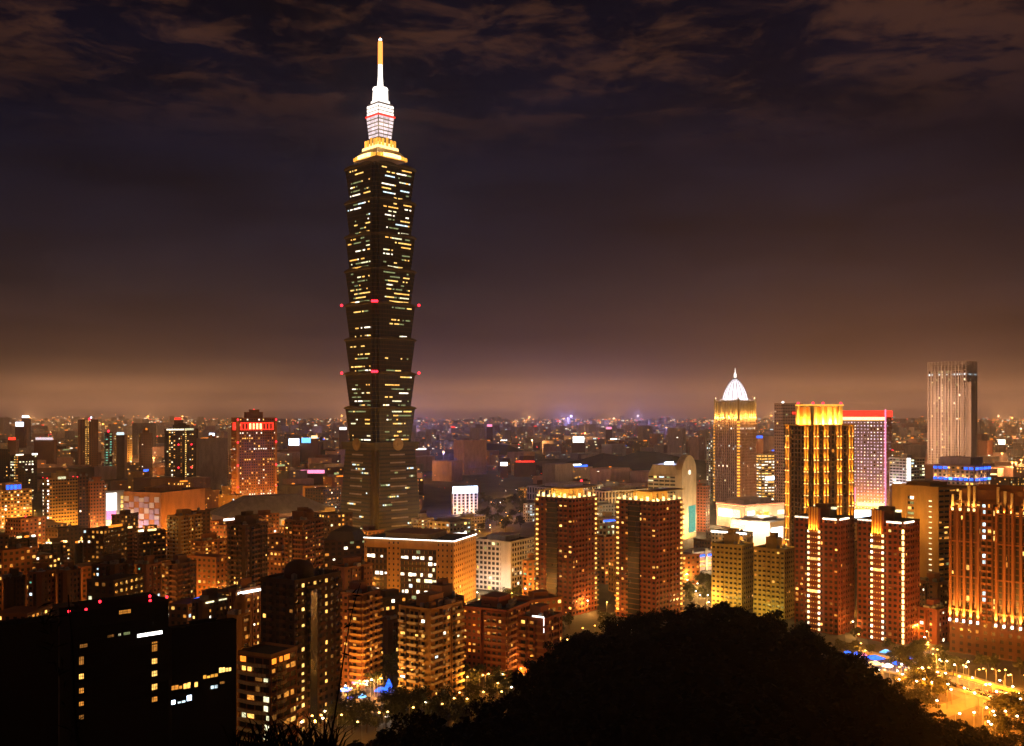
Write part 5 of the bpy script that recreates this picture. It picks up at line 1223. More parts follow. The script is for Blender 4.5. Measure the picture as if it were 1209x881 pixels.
def filler(px, Y, w, d, h, tone, roof, lp, pal):
    x = wx(px, Y); rz = radians(R.choice((34, 38, 52, 56)))-atan((px-CX)/F)+R.uniform(-.06, .06)
    OCC.append((x, Y, .5*math.hypot(w, d)))
    mb = MB(); mb.box(-w/2, w/2, -d/2, d/2, 0, h)
    mb.box(-w/2-.15, w/2+.15, -d/2-.15, -d/2+.3, h-.6, h+.9); mb.box(-w/2-.15, -w/2+.3, -d/2+.31, d/2+.15, h-.6, h+.88)
    o = mb.build('city_block', [M[tone]], None, (x, Y, 0), rz)
    dens = 'mostly unlit' if lp < .10 else 'sparsely lit' if lp < .2 else 'well lit'
    hs = 'tall' if h > 34 else 'low' if h < 17 else 'mid-rise'
    lab = f'{dens} {hs} {TONES[tone]} block with {roof[1]} {landmark(px, Y)}'
    lab = ' '.join(lab.split()[:16])
    made.setdefault(lab, []).append(o); tag(o, lab, 'city block', 'plain blocks filling the city')
    wb = MB(); keys = ['warm', 'amber', 'dim', 'wwhite', 'lime', 'cool']; fh = 3.5 if Y < 1500 else 5.; bay = 3.6 if Y < 1500 else 6.5
    db = MB()
    for i, Wd in ((0, w), (1, d)):
        nb, nf = int(Wd/bay), int(h/fh)
        for a in range(nb):
            for q in range(nf):
                u = (a+.5)*Wd/nb; z = (q+.55)*h/nf; on = R.random() < lp; t = wb if on else db
                if not on and Y > 1300: continue
                j = len(t.v); hw_, hh = bay*.27, fh*.25
                for du, dz in ((-hw_, -hh), (hw_, -hh), (hw_, hh), (-hw_, hh)):
                    t.v.append((-w/2+u+du, -d/2-.04, z+dz) if i == 0 else (-w/2-.04, d/2-u-du, z+dz))
                t.f.append((j, j+1, j+2, j+3)); t.m.append(keys.index(pick(pal)) if on else 0)
    for t, mats in ((wb, [M[k] for k in keys]), (db, [M['glass']])):
        if t.f: tag(t.build('window', mats, o), kind='stuff')
    k = roof[0]
    if k == 'house': m = MB(); m.box(-w*.2, w*.22, -d*.2, d*.2, h, h+3.6); m.build('rooftop_house', M[tone], o)
    elif k == 'tank': m = MB(); m.lathe([(1.3, h), (1.3, h+2.6), (.5, h+3.1)], 10, cx=w*.15); m.build('water_tank', M['metal'], o)
    elif k == 'beacon': beacon_part(o, (0, 0, h+1.5), .7 if Y < 1500 else 1.7)
    elif k: m = MB(); s_ = .8 if Y < 1500 else 1.6; m.box(-w*.28, w*.28, -d/2-.1, -d/2+.4, h+1, h+1+2.2*s_); m.build('rooftop_sign', M[k], o)
    return o
PALF = [('warm', 4), ('amber', 6), ('dim', 3), ('wwhite', .7), ('lime', .4), ('cool', .25)]
def keep_clear(px, Y, h):
    py = HY+(H-h)*F/Y
    if 1035 < px and gy(900) < Y < 500: return True                 # highway
    if px > 640 and Y < 620: return True
    if 392 < px < 470 and Y < 520: return True                      # blue-lit plaza
    if 500 < px < 640 and 1180 < Y < 1900: return True              # dark park
    if 560 < px < 625 and 720 < Y < 1250: return True
    if 530 < px < 565 and Y < 1290 and py < 606: return True
    if 806 < px < 842 and 640 < Y < 820: return True
    return False
cnt = 0
for (n, ya, yb, hmin, hmax, wmin, wmax) in ((62, 500, 1000, 14, 36, 16, 30), (82, 1000, 1900, 14, 42, 20, 42), (130, 1900, 4300, 14, 48, 30, 66)):
    got = 0; tries = 0
    while got < n and tries < 9000:
        tries += 1
        px = R.uniform(-40, 1250) if ya > 900 else R.uniform(-30, 1130)
        Y = math.sqrt(R.uniform(ya*ya, yb*yb)) if ya > 1500 else R.uniform(ya, yb)
        w, d = R.uniform(wmin, wmax), R.uniform(wmin*.8, wmax*.8); h = hmin+(hmax-hmin)*R.random()**1.7
        if ya < 600 and px < 400: h += 10
        x = wx(px, Y)
        if keep_clear(px, Y, h) or not free(x, Y, .5*math.hypot(w, d)+2): continue
        # never hide a named building's upper half: skip if too tall for the clutter belt
        if HY+(H-h)*F/Y < 500 and Y < 4000 and R.random() < .8: continue
        tone = R.choice(('darkbrown', 'darkbrown', 'brown', 'umber', 'grey', 'ochre', 'pink') if Y < 1900 else ('darkbrown', 'grey', 'pink', 'brown', 'pale', 'umber'))
        if px < 400 and Y < 1000: tone = R.choice(('darkbrown', 'brown', 'umber', 'brown'))
        filler(px, Y, w, d, h, tone, (R.choice(ROOFS) if R.random() < (.3 if Y < 1300 else .75) else R.choice(ROOFS[:2]+ROOFS[-1:])), R.choice((.08, .12, .18, .26, .36)), PALF); got += 1; cnt += 1
# far city: one mass
fk = ['grey', 'darkbrown', 'pink', 'warm', 'wwhite', 'amber', 'cool', 'lime', 'red', 'blue', 'orangel', 'farlamp', 'farwhite', 'farred', 'pale']
def far_city(name, n, ya, yb, lamps):
    mb = MB(); ee = MB()
    for _ in range(n):
        Y = math.sqrt(R.uniform(ya*ya, yb*yb)) if yb < 9000 else R.uniform(ya, yb); px = R.uniform(-80, 1290); x = wx(px, Y)
        dark_hill = (640 < px < 835 and 1900 < Y < 2900) or (500 < px < 650 and 2500 < Y < 3700) or (335 < px < 450 and 2400 < Y < 3200)
        if dark_hill or (500 < px < 640 and Y < 1900) or (Y < 4400 and not free(x, Y, 18)): continue
        w, d, h = R.uniform(18, 60), R.uniform(18, 50), 10+36*R.random()**2.2
        if Y > 6000: h *= 1.5; w *= 1.4
        if R.random() < .03: h += 50
        a = R.uniform(.4, 1.1); mb.rbox(x, Y, 0, h, w, d, a, R.choice((0, 2, 2, 1) if Y < 2600 else (0, 2, 14, 14)))  # farther boxes are paler: haze brightness put into the wall colour
        ps = max(1.2, Y/1100)
        for q in range(R.choice((0, 1, 2, 3, 4, 6) if Y < 6000 else (0, 0, 1, 1, 2))):
            # a lit window standing proud of the two faces that look this way
            i = R.choice((0, 1)); ca, sa = cos(a), sin(a); u = R.uniform(-.42, .42); z = R.uniform(.15, .95)*h; hw_ = R.uniform(.5, 1.5)*ps; hh = R.uniform(.3, .55)*ps
            mi = fk.index(R.choice(('warm', 'warm', 'amber', 'amber', 'orangel', 'lime', 'wwhite', 'amber', 'amber')))
            j = len(ee.v)
            for du, dz in ((-hw_, -hh), (hw_, -hh), (hw_, hh), (-hw_, hh)):
                lx, ly = ((u*w+du), -d/2-.2) if i == 0 else (-w/2-.2, u*d-du)
                ee.v.append((x+lx*ca-ly*sa, Y+lx*sa+ly*ca, z+dz))
            ee.f.append((j, j+1, j+2, j+3)); ee.m.append(mi)
        if R.random() < .16:
            k = R.choice(('red', 'orangel', 'orangel', 'wwhite', 'cool', 'orangel', 'lime', 'orangel', 'warm', 'warm')); s_ = ps*R.uniform(.5, 1.1)
            ee.box(x-s_*1.6, x+s_*1.6, Y-.5, Y+.5, h+1, h+1+s_*1.1, fk.index(k))
    for _ in range(lamps):
        Y = R.uniform(ya, yb); px = R.uniform(-80, 1290); x = wx(px, Y)
        if (640 < px < 835 and 1900 < Y < 2900) or (500 < px < 640 and ya < Y < 1900 and R.random() < .5): continue
        s_ = Y/2600*R.uniform(.5, 1.25); z = R.uniform(8, 14) if Y < 9000 else R.uniform(8, 60)
        ee.rbox(x, Y, z-s_*.6, z+s_*.6, s_*1.4, s_*1.4, .6, fk.index(R.choice(('orangel', 'orangel', 'warm', 'warm', 'amber', 'wwhite', 'red', 'cool') if Y < 3500 else ('farlamp', 'farlamp', 'farlamp', 'farlamp', 'farwhite', 'warm', 'orangel', 'farred'))))
    mb.v += ee.v and [(v[0], v[1], v[2]) for v in ee.v]; off = len(mb.v)-len(ee.v)
    mb.f += [tuple(t+off for t in f) for f in ee.f]; mb.m += ee.m
    return tag(mb.build(name, [M[k] for k in fk]), 'mass of small hazy buildings and lights stretching to the horizon', None, None, 'stuff')
far_city('distant_city', 1500, 1500, 4300, 1200)
far_city('distant_city', 5200, 4300, 19500, 4200)
# floodlight masts added out in the plain to brighten the far blocks
R.seed(501); got = 0
while got < 52:
    Y = R.uniform(1700, 9500) if got > 16 else R.uniform(1500, 2600); px = R.uniform(-60, 1270); x = wx(px, Y)
    if (640 < px < 840 and 1900 < Y < 2900) or (480 < px < 640 and Y < 2300) or not free(x, Y, 4): continue
    s_ = max(1, Y/3000); side = 'left' if px < 400 else 'right' if px > 800 else 'middle'
    r = empty('added_floodlight', (x, Y, 0), 0, label=f'distant floodlight mast added to brighten hazy blocks in the {side} far city', cat='floodlight', group=f'added floodlights of the {side} far city')
    m = MB(); m.lathe([(.5, 0), (.3, 38*s_)], 6); m.build('mast', M['metal'], r)
    m = MB(); m.box(-2.2*s_, 2.2*s_, -.6, .6, 38*s_, 38*s_+2*s_); m.build('lamp_head', M[R.choice(('farlamp', 'farlamp', 'farwhite'))], r)
    plight(r, (0, -3, 38*s_+1), 4.0e5*s_*s_, (.42, .36, .95) if 450 < px < 800 and R.random() < .7 else (1, .40, .12), 4); got += 1  # some violet, added to tint the middle of the plain
# strings of sodium lamps along the far avenues and on the horizon bridges
mb = MB()
Rq = random.Random(88)
for _ in range(46):          # lamp rows of avenues crossing the plain
    Y0 = Rq.uniform(1700, 9000); x0 = wx(Rq.uniform(-40, 1250), Y0); a = Rq.choice((.25, .35, 1.75, 1.85, 2.9)); n = Rq.randint(8, 26); st = Rq.uniform(32, 60)*max(1, Y0/3500); s_ = max(1., Y0/2600)*.9
    for q in range(n):
        x, y = x0+cos(a)*st*q, Y0+sin(a)*st*q
        if y > 1600 and (y > 4200 or free(x, y, 3)) and not (wx(500, y) < x < wx(640, y) and y < 2000): mb.rbox(x, y, 9, 9+s_, s_, s_, .6, 0 if Rq.random() < .85 else 1)
for (px0, py0, px1, py1, n) in ((600, 498, 700, 498, 26), (700, 499, 790, 497.5, 30), (0, 498, 60, 500, 12), (1055, 506, 1090, 510, 9), (1160, 512, 1209, 509, 14), (500, 497, 560, 498, 14), (60, 492.5, 100, 493.5, 10), (120, 489, 200, 494, 8), (800, 500, 842, 503, 9), (372, 505, 408, 507, 8), (896, 505, 915, 503, 6), (620, 521, 660, 522, 8), (1055, 523, 1075, 524, 5)):
    for q in range(n):
        t = (q+R.uniform(0, .8))/n; px, py = px0+(px1-px0)*t, py0+(py1-py0)*t+R.uniform(-.8, .8)
        Y = min(17000, gy(max(py, 498)+1)); s_ = Y/1700*R.uniform(.5, 1.1)
        mb.rbox(wx(px, Y), Y, wz(py, Y)-s_*.5, wz(py, Y)+s_*.5, s_, s_, .6, 0 if R.random() < .8 else 1)
tag(mb.build('avenue_lights', [M['farlamp'], M['farwhite']]), 'strings of orange street lights along far avenues and bridges', None, None, 'stuff')
# landmark signs far away
def far_sign(label, px, py, w, h, m, Y, power=0, col=(1, 1, 1)):
    x, z = wx(px, Y), wz(py, Y); k = Y/F
    root = empty('rooftop_sign', (x, Y, 0), 0, label=label, cat='illuminated sign')
    b1 = MB(); b1.box(-w*k*.6, w*k*.6, .5, 14, 0, z-h*k*.6); b1.build('building', M['darkbrown'], root)
    b2 = MB(); b2.box(-w*k/2, w*k/2, 0, 1.2, z-h*k/2, z+h*k/2); b2.build('sign_panel', M[m], root)
    if power: plight(root, (0, -6, z), power, col, 2)
for a in (('small blue white sign high at the far left', 23, 501, 9, 5, 'signb', 2700), ('white sign far off near the left end of the horizon', 30, 492, 8, 2.6, 'signw', 4200), ('row of pinkish white signs on one roof at far left', 52, 518, 20, 3, 'pinkw', 2300), ('red sign on a roof at the far left edge', 14, 518, 8, 3, 'red', 2200),
          ('small red sign over a white one above the lit-edge tower', 210, 494.5, 8, 2.6, 'red', 3300), ('blue white lamp sign left of the red-crowned tower', 250, 513, 6, 3, 'signb', 2500), ('bright blue sign just right of the lit-edge tower', 238, 529, 6, 4, 'signb', 2300),
          ('large white and blue glowing display far behind, left of the tall tower', 347, 522, 12, 8, 'signb', 2600), ('long blue screen beside the white display', 366, 520, 20, 6, 'cyan', 2620), ('small yellow sign above the long blue screen', 371, 516, 7, 3, 'giltw', 2550), ('white lamp sign at the left of the tall tower', 405, 506, 8, 3, 'signw', 3000),
          ('white red striped shop front across the dark middle distance', 369, 557, 28, 4, 'pinkl', 1650), ('pink light on a far roof right of the tall tower', 578, 502.5, 6, 2.6, 'pinkl', 4000), ('bright white billboard far away in the middle', 683, 519, 13, 7, 'signw', 2950), ('white roof sign over low blocks right of the tall tower', 595, 548, 8, 4, 'signw', 2050),
          ('thin red neon line over low roofs', 620, 545, 22, 1.6, 'red', 2080), ('small pink sign far out right of centre', 719, 505.5, 6, 2.6, 'pinkl', 3900), ('small blue neon left of the golden uplit tower', 897, 516, 7, 3, 'blue', 2200), ('pale lit panel right of the ribbed tower', 1183, 522, 8, 6, 'wwhite', 2600), ('orange sign near the right edge behind the uplit tower', 1197, 571, 22, 3, 'orangel', 1500),
          ('white strip sign at the right edge', 1172, 560, 10, 1.6, 'giltw', 1600), ('violet screen behind the bead-lit towers', 1022, 607, 26, 9, 'signb', 1050), ('white sign in the dark middle left', 173, 558, 7, 2.6, 'signw', 1900), ('green white sign at far left above the teal tower', 142, 512, 8, 3, 'cool', 1880), ('white roof panel glowing behind the outlined office', 543, 634, 16, 9, 'signw', 720), ('white sign under the ribbed tower left side', 1060, 572, 8, 5, 'signw', 1230)):
    far_sign(*a)
# ================================================================ highway at lower right
def ground_pt(px, py, z=0):
    Y = (H-z)*F/(py-HY); return (wx(px, Y), Y)
def strip(name, pts, w, z, m, kind='structure', z1=None):
    mb = MB(); P = [ground_pt(*p) for p in pts]
    for k, p in enumerate(P):
        a = P[max(k-1, 0)]; c = P[min(k+1, len(P)-1)]; dx, dy = c[0]-a[0], c[1]-a[1]; l = math.hypot(dx, dy); nx_, ny_ = -dy/l, dx/l
        for s in (-1, 1): mb.v.append((p[0]+s*nx_*w/2, p[1]+s*ny_*w/2, z))
    for k in range(len(P)-1): mb.f.append((2*k, 2*k+1, 2*k+3, 2*k+2)); mb.m.append(0)
    if z1:
        n = len(mb.v); mb.v += [(v[0], v[1], z1) for v in mb.v[:n]]
        for k in range(len(P)-1): mb.f += [(n+2*k, n+2*k+2, n+2*k+3, n+2*k+1), (2*k, 2*k+2, n+2*k+2, n+2*k), (2*k+1, n+2*k+1, n+2*k+3, 2*k+3)]; mb.m += [0]*3
        mb.f += [(0, 1, n+1, n), (n-2, 2*n-2, 2*n-1, n-1)]; mb.m += [0, 0]
    o = mb.build(name, M[m])
    return tag(o, kind=kind) if kind else o
MAIN = [(1010, 778), (1060, 788), (1100, 798), (1150, 812), (1209, 829), (1280, 850), (1400, 880)]
strip('road', MAIN, 26, .02, 'asphalt')
strip('road', [(1090, 850), (1125, 835), (1160, 823), (1215, 815)], 11, .024, 'asphalt')
strip('road', [(1235, 858), (1180, 838), (1150, 826), (1120, 812)], 9, .028, 'asphalt')
for off, m in ((-.0, 'paint'),):
    for dpy in (3.0, -3.2):
        for k in range(26):
            a = 1030+k*11; py = lambda p: 778+(p-1010)*.262+dpy
            strip('road_marking', [(a, py(a)), (a+4, py(a+4))], .18, .036, m)
strip('road_marking', [(p[0], p[1]-5.6) for p in MAIN], .25, .037, 'yellowpaint'); strip('road_marking', [(p[0], p[1]+6.2) for p in MAIN], .25, .037, 'yellowpaint')
for lab, dpy, z in (('long pale concrete barrier along the far edge of the orange lit highway', -7.5, 1.3), ('lower concrete barrier along the near edge of the highway', 9, .9)):
    o = strip('road_barrier', [(p[0], p[1]+dpy) for p in MAIN], .6, 0, 'yellowpaint' if dpy < 0 else 'kerb', None, z); tag(o, lab, 'barrier')  # yellow of a glowing edge line put into the far barrier's paint
strip('pavement', [(p[0], p[1]-11) for p in MAIN], 5, .0, 'kerb', 'structure', .14)
# other streets between the blocks
for pts, w in (([(380, 664), (450, 668), (520, 662)], 18), ([(360, 640), (400, 672), (440, 700)], 14), ([(60, 638), (160, 640), (270, 655)], 16), ([(400, 800), (430, 806), (470, 800)], 30), ([(430, 720), (520, 728), (640, 712), (720, 716)], 18), ([(700, 720), (716, 690), (725, 660)], 16),
               ([(806, 680), (840, 700), (900, 745)], 16), ([(560, 632), (600, 612), (640, 600), (720, 596)], 22), ([(820, 625), (900, 640), (1010, 650)], 20), ([(1000, 700), (1010, 750), (1015, 778)], 12), ([(1088, 700), (1095, 750), (1100, 790)], 14), ([(500, 642), (560, 632)], 20), ([(0, 735), (70, 730)], 18)):
    strip('road', pts, w, .012+.0007*len(pts)+.001*(w % 7), 'asphalt')
# ================================================================ street lamps
def lamp_meshes():
    a = MB(); a.tube([(0, 0, 0), (0, 0, 8.2), (.3, 0, 8.9), (1.6, 0, 9.2)], [.12, .09, .07, .05], 6)
    res = {}
    for k, m in (('o', 'lampo'), ('w', 'lampw')):
        h_ = MB(); h_.lathe([(.10, 8.75), (.42, 8.85), (.46, 9.1), (.2, 9.3)], 10, cx=1.7); res[k] = h_.mesh('lamp_head', M[m])
    return a.mesh('pole', M['metal']), res
pole_me, head_me = lamp_meshes(); LK = 3.3
def lamp(px, py, kind='o', P=3000, label=None, group=None, col=None, s=1.0):
    x, y = ground_pt(px, py, 9.2*s)
    r = empty('street_lamp', (x, y, 0), R.uniform(0, 6.28), label=label, cat='street lamp', group=group); r.scale = (s, s, s)
    obj('pole', pole_me, r); hd = obj('lamp_head', head_me[kind], r)
    if P: plight(hd, (1.7, 0, 8.5), round(P*LK/500)*500, col or ((1, .36, .04) if kind == 'o' else (1, .47, .11)), .4)
HWY = [(1124, 808), (1155, 818), (1181, 816), (1198, 818), (1182, 826), (1205, 826), (1160, 835), (1168, 838), (1172, 845), (1163, 850), (1107, 828), (1128, 842), (1131, 797), (1144, 800), (1106, 792), (1092, 789), (1062, 791), (1078, 803), (1194, 809), (1172, 807), (1063, 801), (1215, 822), (1225, 836), (1070, 796), (1086, 801), (1100, 804), (1118, 813), (1140, 811), (1188, 838), (1150, 842), (1175, 856), (1199, 846), (1160, 808), (1185, 803)]
for px, py in HWY: lamp(px, py, 'w', 4800, 'street lamp on the orange lit highway at lower right', 'lamps along the highway', (1, .27, .015))
def street(lab, grp, pts, n, P, jitter=2.5, kind=None):
    for k in range(n):
        t = (k+.5)/n*(len(pts)-1); i = min(int(t), len(pts)-2); f = t-i
        px = pts[i][0]*(1-f)+pts[i+1][0]*f+R.uniform(-jitter, jitter)*1.5; py = pts[i][1]*(1-f)+pts[i+1][1]*f+R.uniform(-jitter, jitter)
        x, y = ground_pt(px, py)
        if not free(x, y, .5) and R.random() < .75:
            x_, y_ = x, y
        lamp(px, py, kind or R.choice('ooow'), P*R.uniform(.6, 1.4), lab, grp)
street('street lamp in the plaza strewn with blue lights', 'lamps in the blue-lit plaza', [(398, 815), (425, 806), (450, 800)], 14, 2600)
street('street lamp on the street behind the red-brown apartment row', 'lamps behind the red-brown row', [(560, 700), (620, 705), (665, 700), (722, 712)], 10, 5200)
street('street lamp beside the office outlined in white light', 'lamps beside the outlined office', [(432, 716), (468, 722), (520, 716), (556, 712)], 8, 1200)
street('street lamp in the bright gap left of the brown rounded-top tower', 'lamps in the bright market gap', [(318, 655), (330, 645), (365, 640), (380, 660)], 10, 15000)
street('street lamp among the dark apartment slabs at far left', 'lamps among the left slabs', [(0, 742), (40, 735), (90, 728), (200, 742), (230, 735)], 10, 5200)
street('street lamp behind the row of dark slabs at left', 'lamps behind the left slabs', [(10, 650), (60, 655), (130, 640), (200, 632), (250, 648)], 16, 13000)
street('street lamp on the street between left towers and outlined office', 'lamps left of the outlined office', [(240, 700), (300, 690), (380, 700), (410, 720)], 10, 5200)
street('street lamp on the avenue beyond the dark park', 'lamps around the dark park', [(500, 640), (545, 632), (580, 622), (600, 605), (640, 600), (720, 598)], 22, 4500)
street('street lamp deep inside the dark park', 'lamps in the dark park', [(540, 600), (580, 590), (600, 583), (640, 580)], 10, 5000, 8)
street('street lamp by the mall with a blue light band', 'lamps by the blue-band mall', [(806, 668), (820, 690), (838, 712)], 9, 7000, 3, 'w')
street('street lamp in front of the neon-lined podium', 'lamps by the neon-lined podium', [(820, 622), (850, 640), (940, 650), (1010, 640)], 12, 14000, 4)
street('street lamp in the gap between the two bead-lit towers', 'lamps between the bead-lit towers', [(1008, 700), (1010, 750), (1020, 778)], 7, 3600, 2)
street('street lamp in the lane below the blank-sided slab tower', 'lamps below the blank-sided slab', [(1088, 730), (1094, 760), (1110, 782)], 10, 3600, 4)
street('street lamp below the long-balcony tower', 'lamps below the long-balcony tower', [(352, 850), (380, 846), (400, 838)], 8, 350, 5)
street('street lamp among the trees right of the blue-lit plaza', 'lamps among the plaza trees', [(420, 846), (500, 838), (560, 818), (600, 806)], 14, 350, 7)
street('street lamp at the far foot of the tall tower', 'lamps at the foot of the tall tower', [(380, 650), (420, 655), (500, 650)], 8, 16000, 3)
street('street lamp on the middle-distance avenue left of the tall tower', 'lamps on the left avenue', [(0, 600), (100, 606), (240, 600), (400, 600)], 14, 26000, 6)
street('street lamp on the middle-distance avenue right of the domed tower', 'lamps on the right avenue', [(900, 605), (1050, 600), (1209, 600)], 10, 26000, 4)
street('street lamp deep between the dark left slabs', 'lamps deep between the left slabs', [(0, 690), (80, 712), (160, 720), (260, 700), (300, 745)], 26, 2600, 8)
street('street lamp at the foot of the long red-brown apartment row', 'lamps at the foot of the red-brown row', [(548, 800), (600, 792), (640, 770)], 9, 1600, 3)
street('street lamp at the foot of the uplit tower by the highway', 'lamps at the foot of the uplit tower', [(1110, 780), (1160, 790), (1209, 797)], 14, 1500, 4)
street('street lamp under the trees left of the highway', 'lamps under the highway trees', [(1030, 790), (1060, 785), (1110, 790)], 12, 1500, 5)
street('street lamp on the lane right of the office outlined in white light', 'lamps right of the outlined office', [(562, 712), (600, 700), (630, 690)], 8, 3600, 4)
# blue festival lights
def cone_tree(px, py, hgt, label, m='blue'):
    x, y = ground_pt(px, py); r = empty('light_tree', (x, y, 0), 0, label=label, cat='light tree', group='blue light trees')
    a = MB(); a.lathe([(.15, 0), (.12, hgt*.2)], 6); a.build('trunk', M['bark'], r)
    for k in range(14):
        t = k/14; rr = hgt*.34*(1-t)+.1; bm = MB(); n = 10
        bm.lathe([(rr, hgt*(.18+t*.8)), (rr+.12, hgt*(.18+t*.8)+.12), (rr, hgt*(.18+t*.8)+.22)], 10); bm.build('light_ring', M[m], r)
    plight(r, (0, -hgt*.5, hgt*.6), 700, (.05, .15, 1), .4)
cone_tree(459, 820, 7.5, 'blue glowing cone-shaped light tree beside the plaza')
def tent(px, py, w, label, m):
    x, y = ground_pt(px, py); r = empty('market_tent', (x, y, 0), R.uniform(0, 1.5), label=label, cat='tent', group='lit tents and stalls')
    for sx in (-1, 1):
        for sy in (-1, 1):
            p = MB(); p.box(sx*w*.46-.06, sx*w*.46+.06, sy*w*.46-.06, sy*w*.46+.06, 0, 2.6); p.build('post', M['metal'], r)
    c = MB(); c.sq([(w*.52, 2.6), (w*.52, 2.9), (w*.1, 4.1)]); c.build('canopy', M[m], r)
    plight(r, (0, -w*.5-.6, 2.6), 300, (.15, .25, 1) if m == 'blue' else (1, .8, .6), .3)
for k, (px, py, w, m, lab) in enumerate(((408, 822, 4, 'blue', 'blue glowing market tent at the left of the plaza'), (414, 832, 3, 'blue', 'small blue tent lowest in the plaza'), (427, 830, 3, 'cyan', 'pale blue tent in the middle of the plaza'), (450, 822, 5, 'blue', 'wide blue tent under the cone-shaped light tree'), (421, 812, 4, 'pinkl', 'pink lit stall at the back of the plaza'), (436, 815, 3, 'signw', 'white lit stall in the plaza'), (423, 848, 2.5, 'cyan', 'small pale tent among dark trees below the plaza'), (456, 853, 2.5, 'signw', 'bright white stall light among dark trees'),
    (447, 738, 4, 'blue', 'blue tent beside the outlined office street'), (1001, 777, 3, 'blue', 'small blue tent lamp at the edge of the hill'), (1011, 778, 3, 'blue', 'second blue tent at the edge of the hill'), (1033, 783, 7, 'blue', 'large blue glowing canopy below the second bead-lit tower'), (1046, 776, 5, 'cyan', 'light blue stall right of the large blue canopy'), (1060, 790, 4, 'blue', 'blue stall at the start of the highway'), (1048, 793, 4, 'signw', 'white glaring stall at the start of the highway'), (1034, 790, 5, 'giltw', 'yellow white stall below the large blue canopy'), (1075, 783, 3, 'blue', 'blue lamp tent by the highway trees'), (1092, 770, 3, 'blue', 'single blue tent below the squat block'), (1020, 780, 2.5, 'pinkl', 'pink tent left of the large blue canopy'))):
    tent(px, py, w, lab, m)
# ================================================================ cars added on the highway for the sparkle of their lights
def car_proto():
    b = MB(); b.loft([([(-2.2, -.86), (2.2, -.86), (2.2, .86), (-2.2, .86)], .32), ([(-2.25, -.9), (2.25, -.9), (2.25, .9), (-2.25, .9)], .7), ([(-2.2, -.86), (2.15, -.86), (2.15, .86), (-2.2, .86)], .95)])
    c = MB(); c.loft([([(-1.7, -.8), (1.1, -.8), (1.1, .8), (-1.7, .8)], .951), ([(-1.2, -.64), (.5, -.64), (.5, .64), (-1.2, .64)], 1.45)])
    w_ = MB(); w_.lathe([(.33, -.11), (.33, .11)], 12); hl = MB(); hl.box(-.05, .05, -.22, .22, -.09, .09)
    return b, c, w_.mesh('wheel', M['black']), hl.mesh('headlight', M['farwhite']), hl.mesh('tail_light', M['farred'])
cb, cc_, cw_, chl, ctl = car_proto(); bodies = [cb.mesh('body', M[k]) for k in ('white', 'grey', 'black', 'brick')]; cab = cc_.mesh('cabin', M['glass'])
for k in range(16):
    t = (k+.5)/16; px = 1065+t*150; py = 778+(px-1010)*.262+R.choice((-4.5, -1.8, 1.6, 4.4)); x, y = ground_pt(px, py); q0, q1 = ground_pt(px-8, py-2.1), ground_pt(px+8, py+2.1)
    r = empty('car', (x, y, .04), math.atan2(q1[1]-q0[1], q1[0]-q0[0])+(pi if k % 2 else 0), label='small added car with lights on the orange lit highway', cat='car', group='added cars on the highway')
    obj('body', bodies[k % 4], r); obj('cabin', cab, r)
    for sx in (-1.35, 1.35):
        for sy in (-.8, .8): o = obj('wheel', cw_, r, (sx, sy, .33)); o.rotation_euler = (pi/2, 0, 0)
    for sy in (-.62, .62): obj('headlight', chl, r, (2.28, sy, .66)); obj('tail_light', ctl, r, (-2.29, sy, .7))
# ================================================================ trees
def crown_mesh(name, rr, hh, n, leaf, seed, m, base=2.6):
    q = random.Random(seed); mb = MB()
    cl = [(q.gauss(0, rr*.42), q.gauss(0, rr*.42), base+hh*q.uniform(.12, .9), rr*q.uniform(.26, .5)) for _ in range(13)]
    for _ in range(n):
        cx_, cy2, cz, cr2 = q.choice(cl); a, b_ = q.uniform(0, 2*pi), math.acos(q.uniform(-1, 1)); t = cr2*q.uniform(.6, 1.08)
        x, y, z = cx_+t*sin(b_)*cos(a), cy2+t*sin(b_)*sin(a), cz+t*cos(b_)*.8
        ux, uy, uz = q.gauss(0, 1), q.gauss(0, 1), q.gauss(0, .7); l = math.sqrt(ux*ux+uy*uy+uz*uz)+1e-6; ux, uy, uz = ux/l, uy/l, uz/l
        vx, vy, vz = q.gauss(0, 1), q.gauss(0, 1), q.gauss(0, .7); dt = vx*ux+vy*uy+vz*uz; vx -= dt*ux; vy -= dt*uy; vz -= dt*uz; l = math.sqrt(vx*vx+vy*vy+vz*vz)+1e-6
        s1 = leaf*q.uniform(.6, 1.3); s2 = s1*.6/l
        mb.quad((x-ux*s1, y-uy*s1, z-uz*s1), (x+vx*s2, y+vy*s2, z+vz*s2), (x+ux*s1, y+uy*s1, z+uz*s1), (x-vx*s2, y-vy*s2, z-vz*s2))
    return mb.mesh(name, M[m])
def trunk_mesh(hh, m, seed):
    q = random.Random(seed); mb = MB(); mb.tube([(0, 0, -1), (.1, 0, hh*.4), (.0, .1, hh*.75)], [.3, .22, .1], 7)
    for k in range(5):
        a = q.uniform(0, 6.28); z0 = hh*q.uniform(.35, .6); mb.tube([(0, 0, z0), (cos(a)*1.1, sin(a)*1.1, z0+1.1), (cos(a)*2.0, sin(a)*2.0, z0+2.2)], [.13, .08, .03], 5)
    return mb.mesh('trunk', M[m])
CR = [crown_mesh('crown', 3.6, 5.2, 1500, .30, s, 'leaf') for s in (1, 2, 3)]; TR = [trunk_mesh(6.4, 'bark', s) for s in (1, 2, 3)]
CRH = [crown_mesh('crown', 3.9, 5.6, 2600, .27, s, 'leafdark', 1.5) for s in (4, 5, 6, 7)]; TRH = [trunk_mesh(6, 'leafdark', s) for s in (4, 5, 6, 7)]
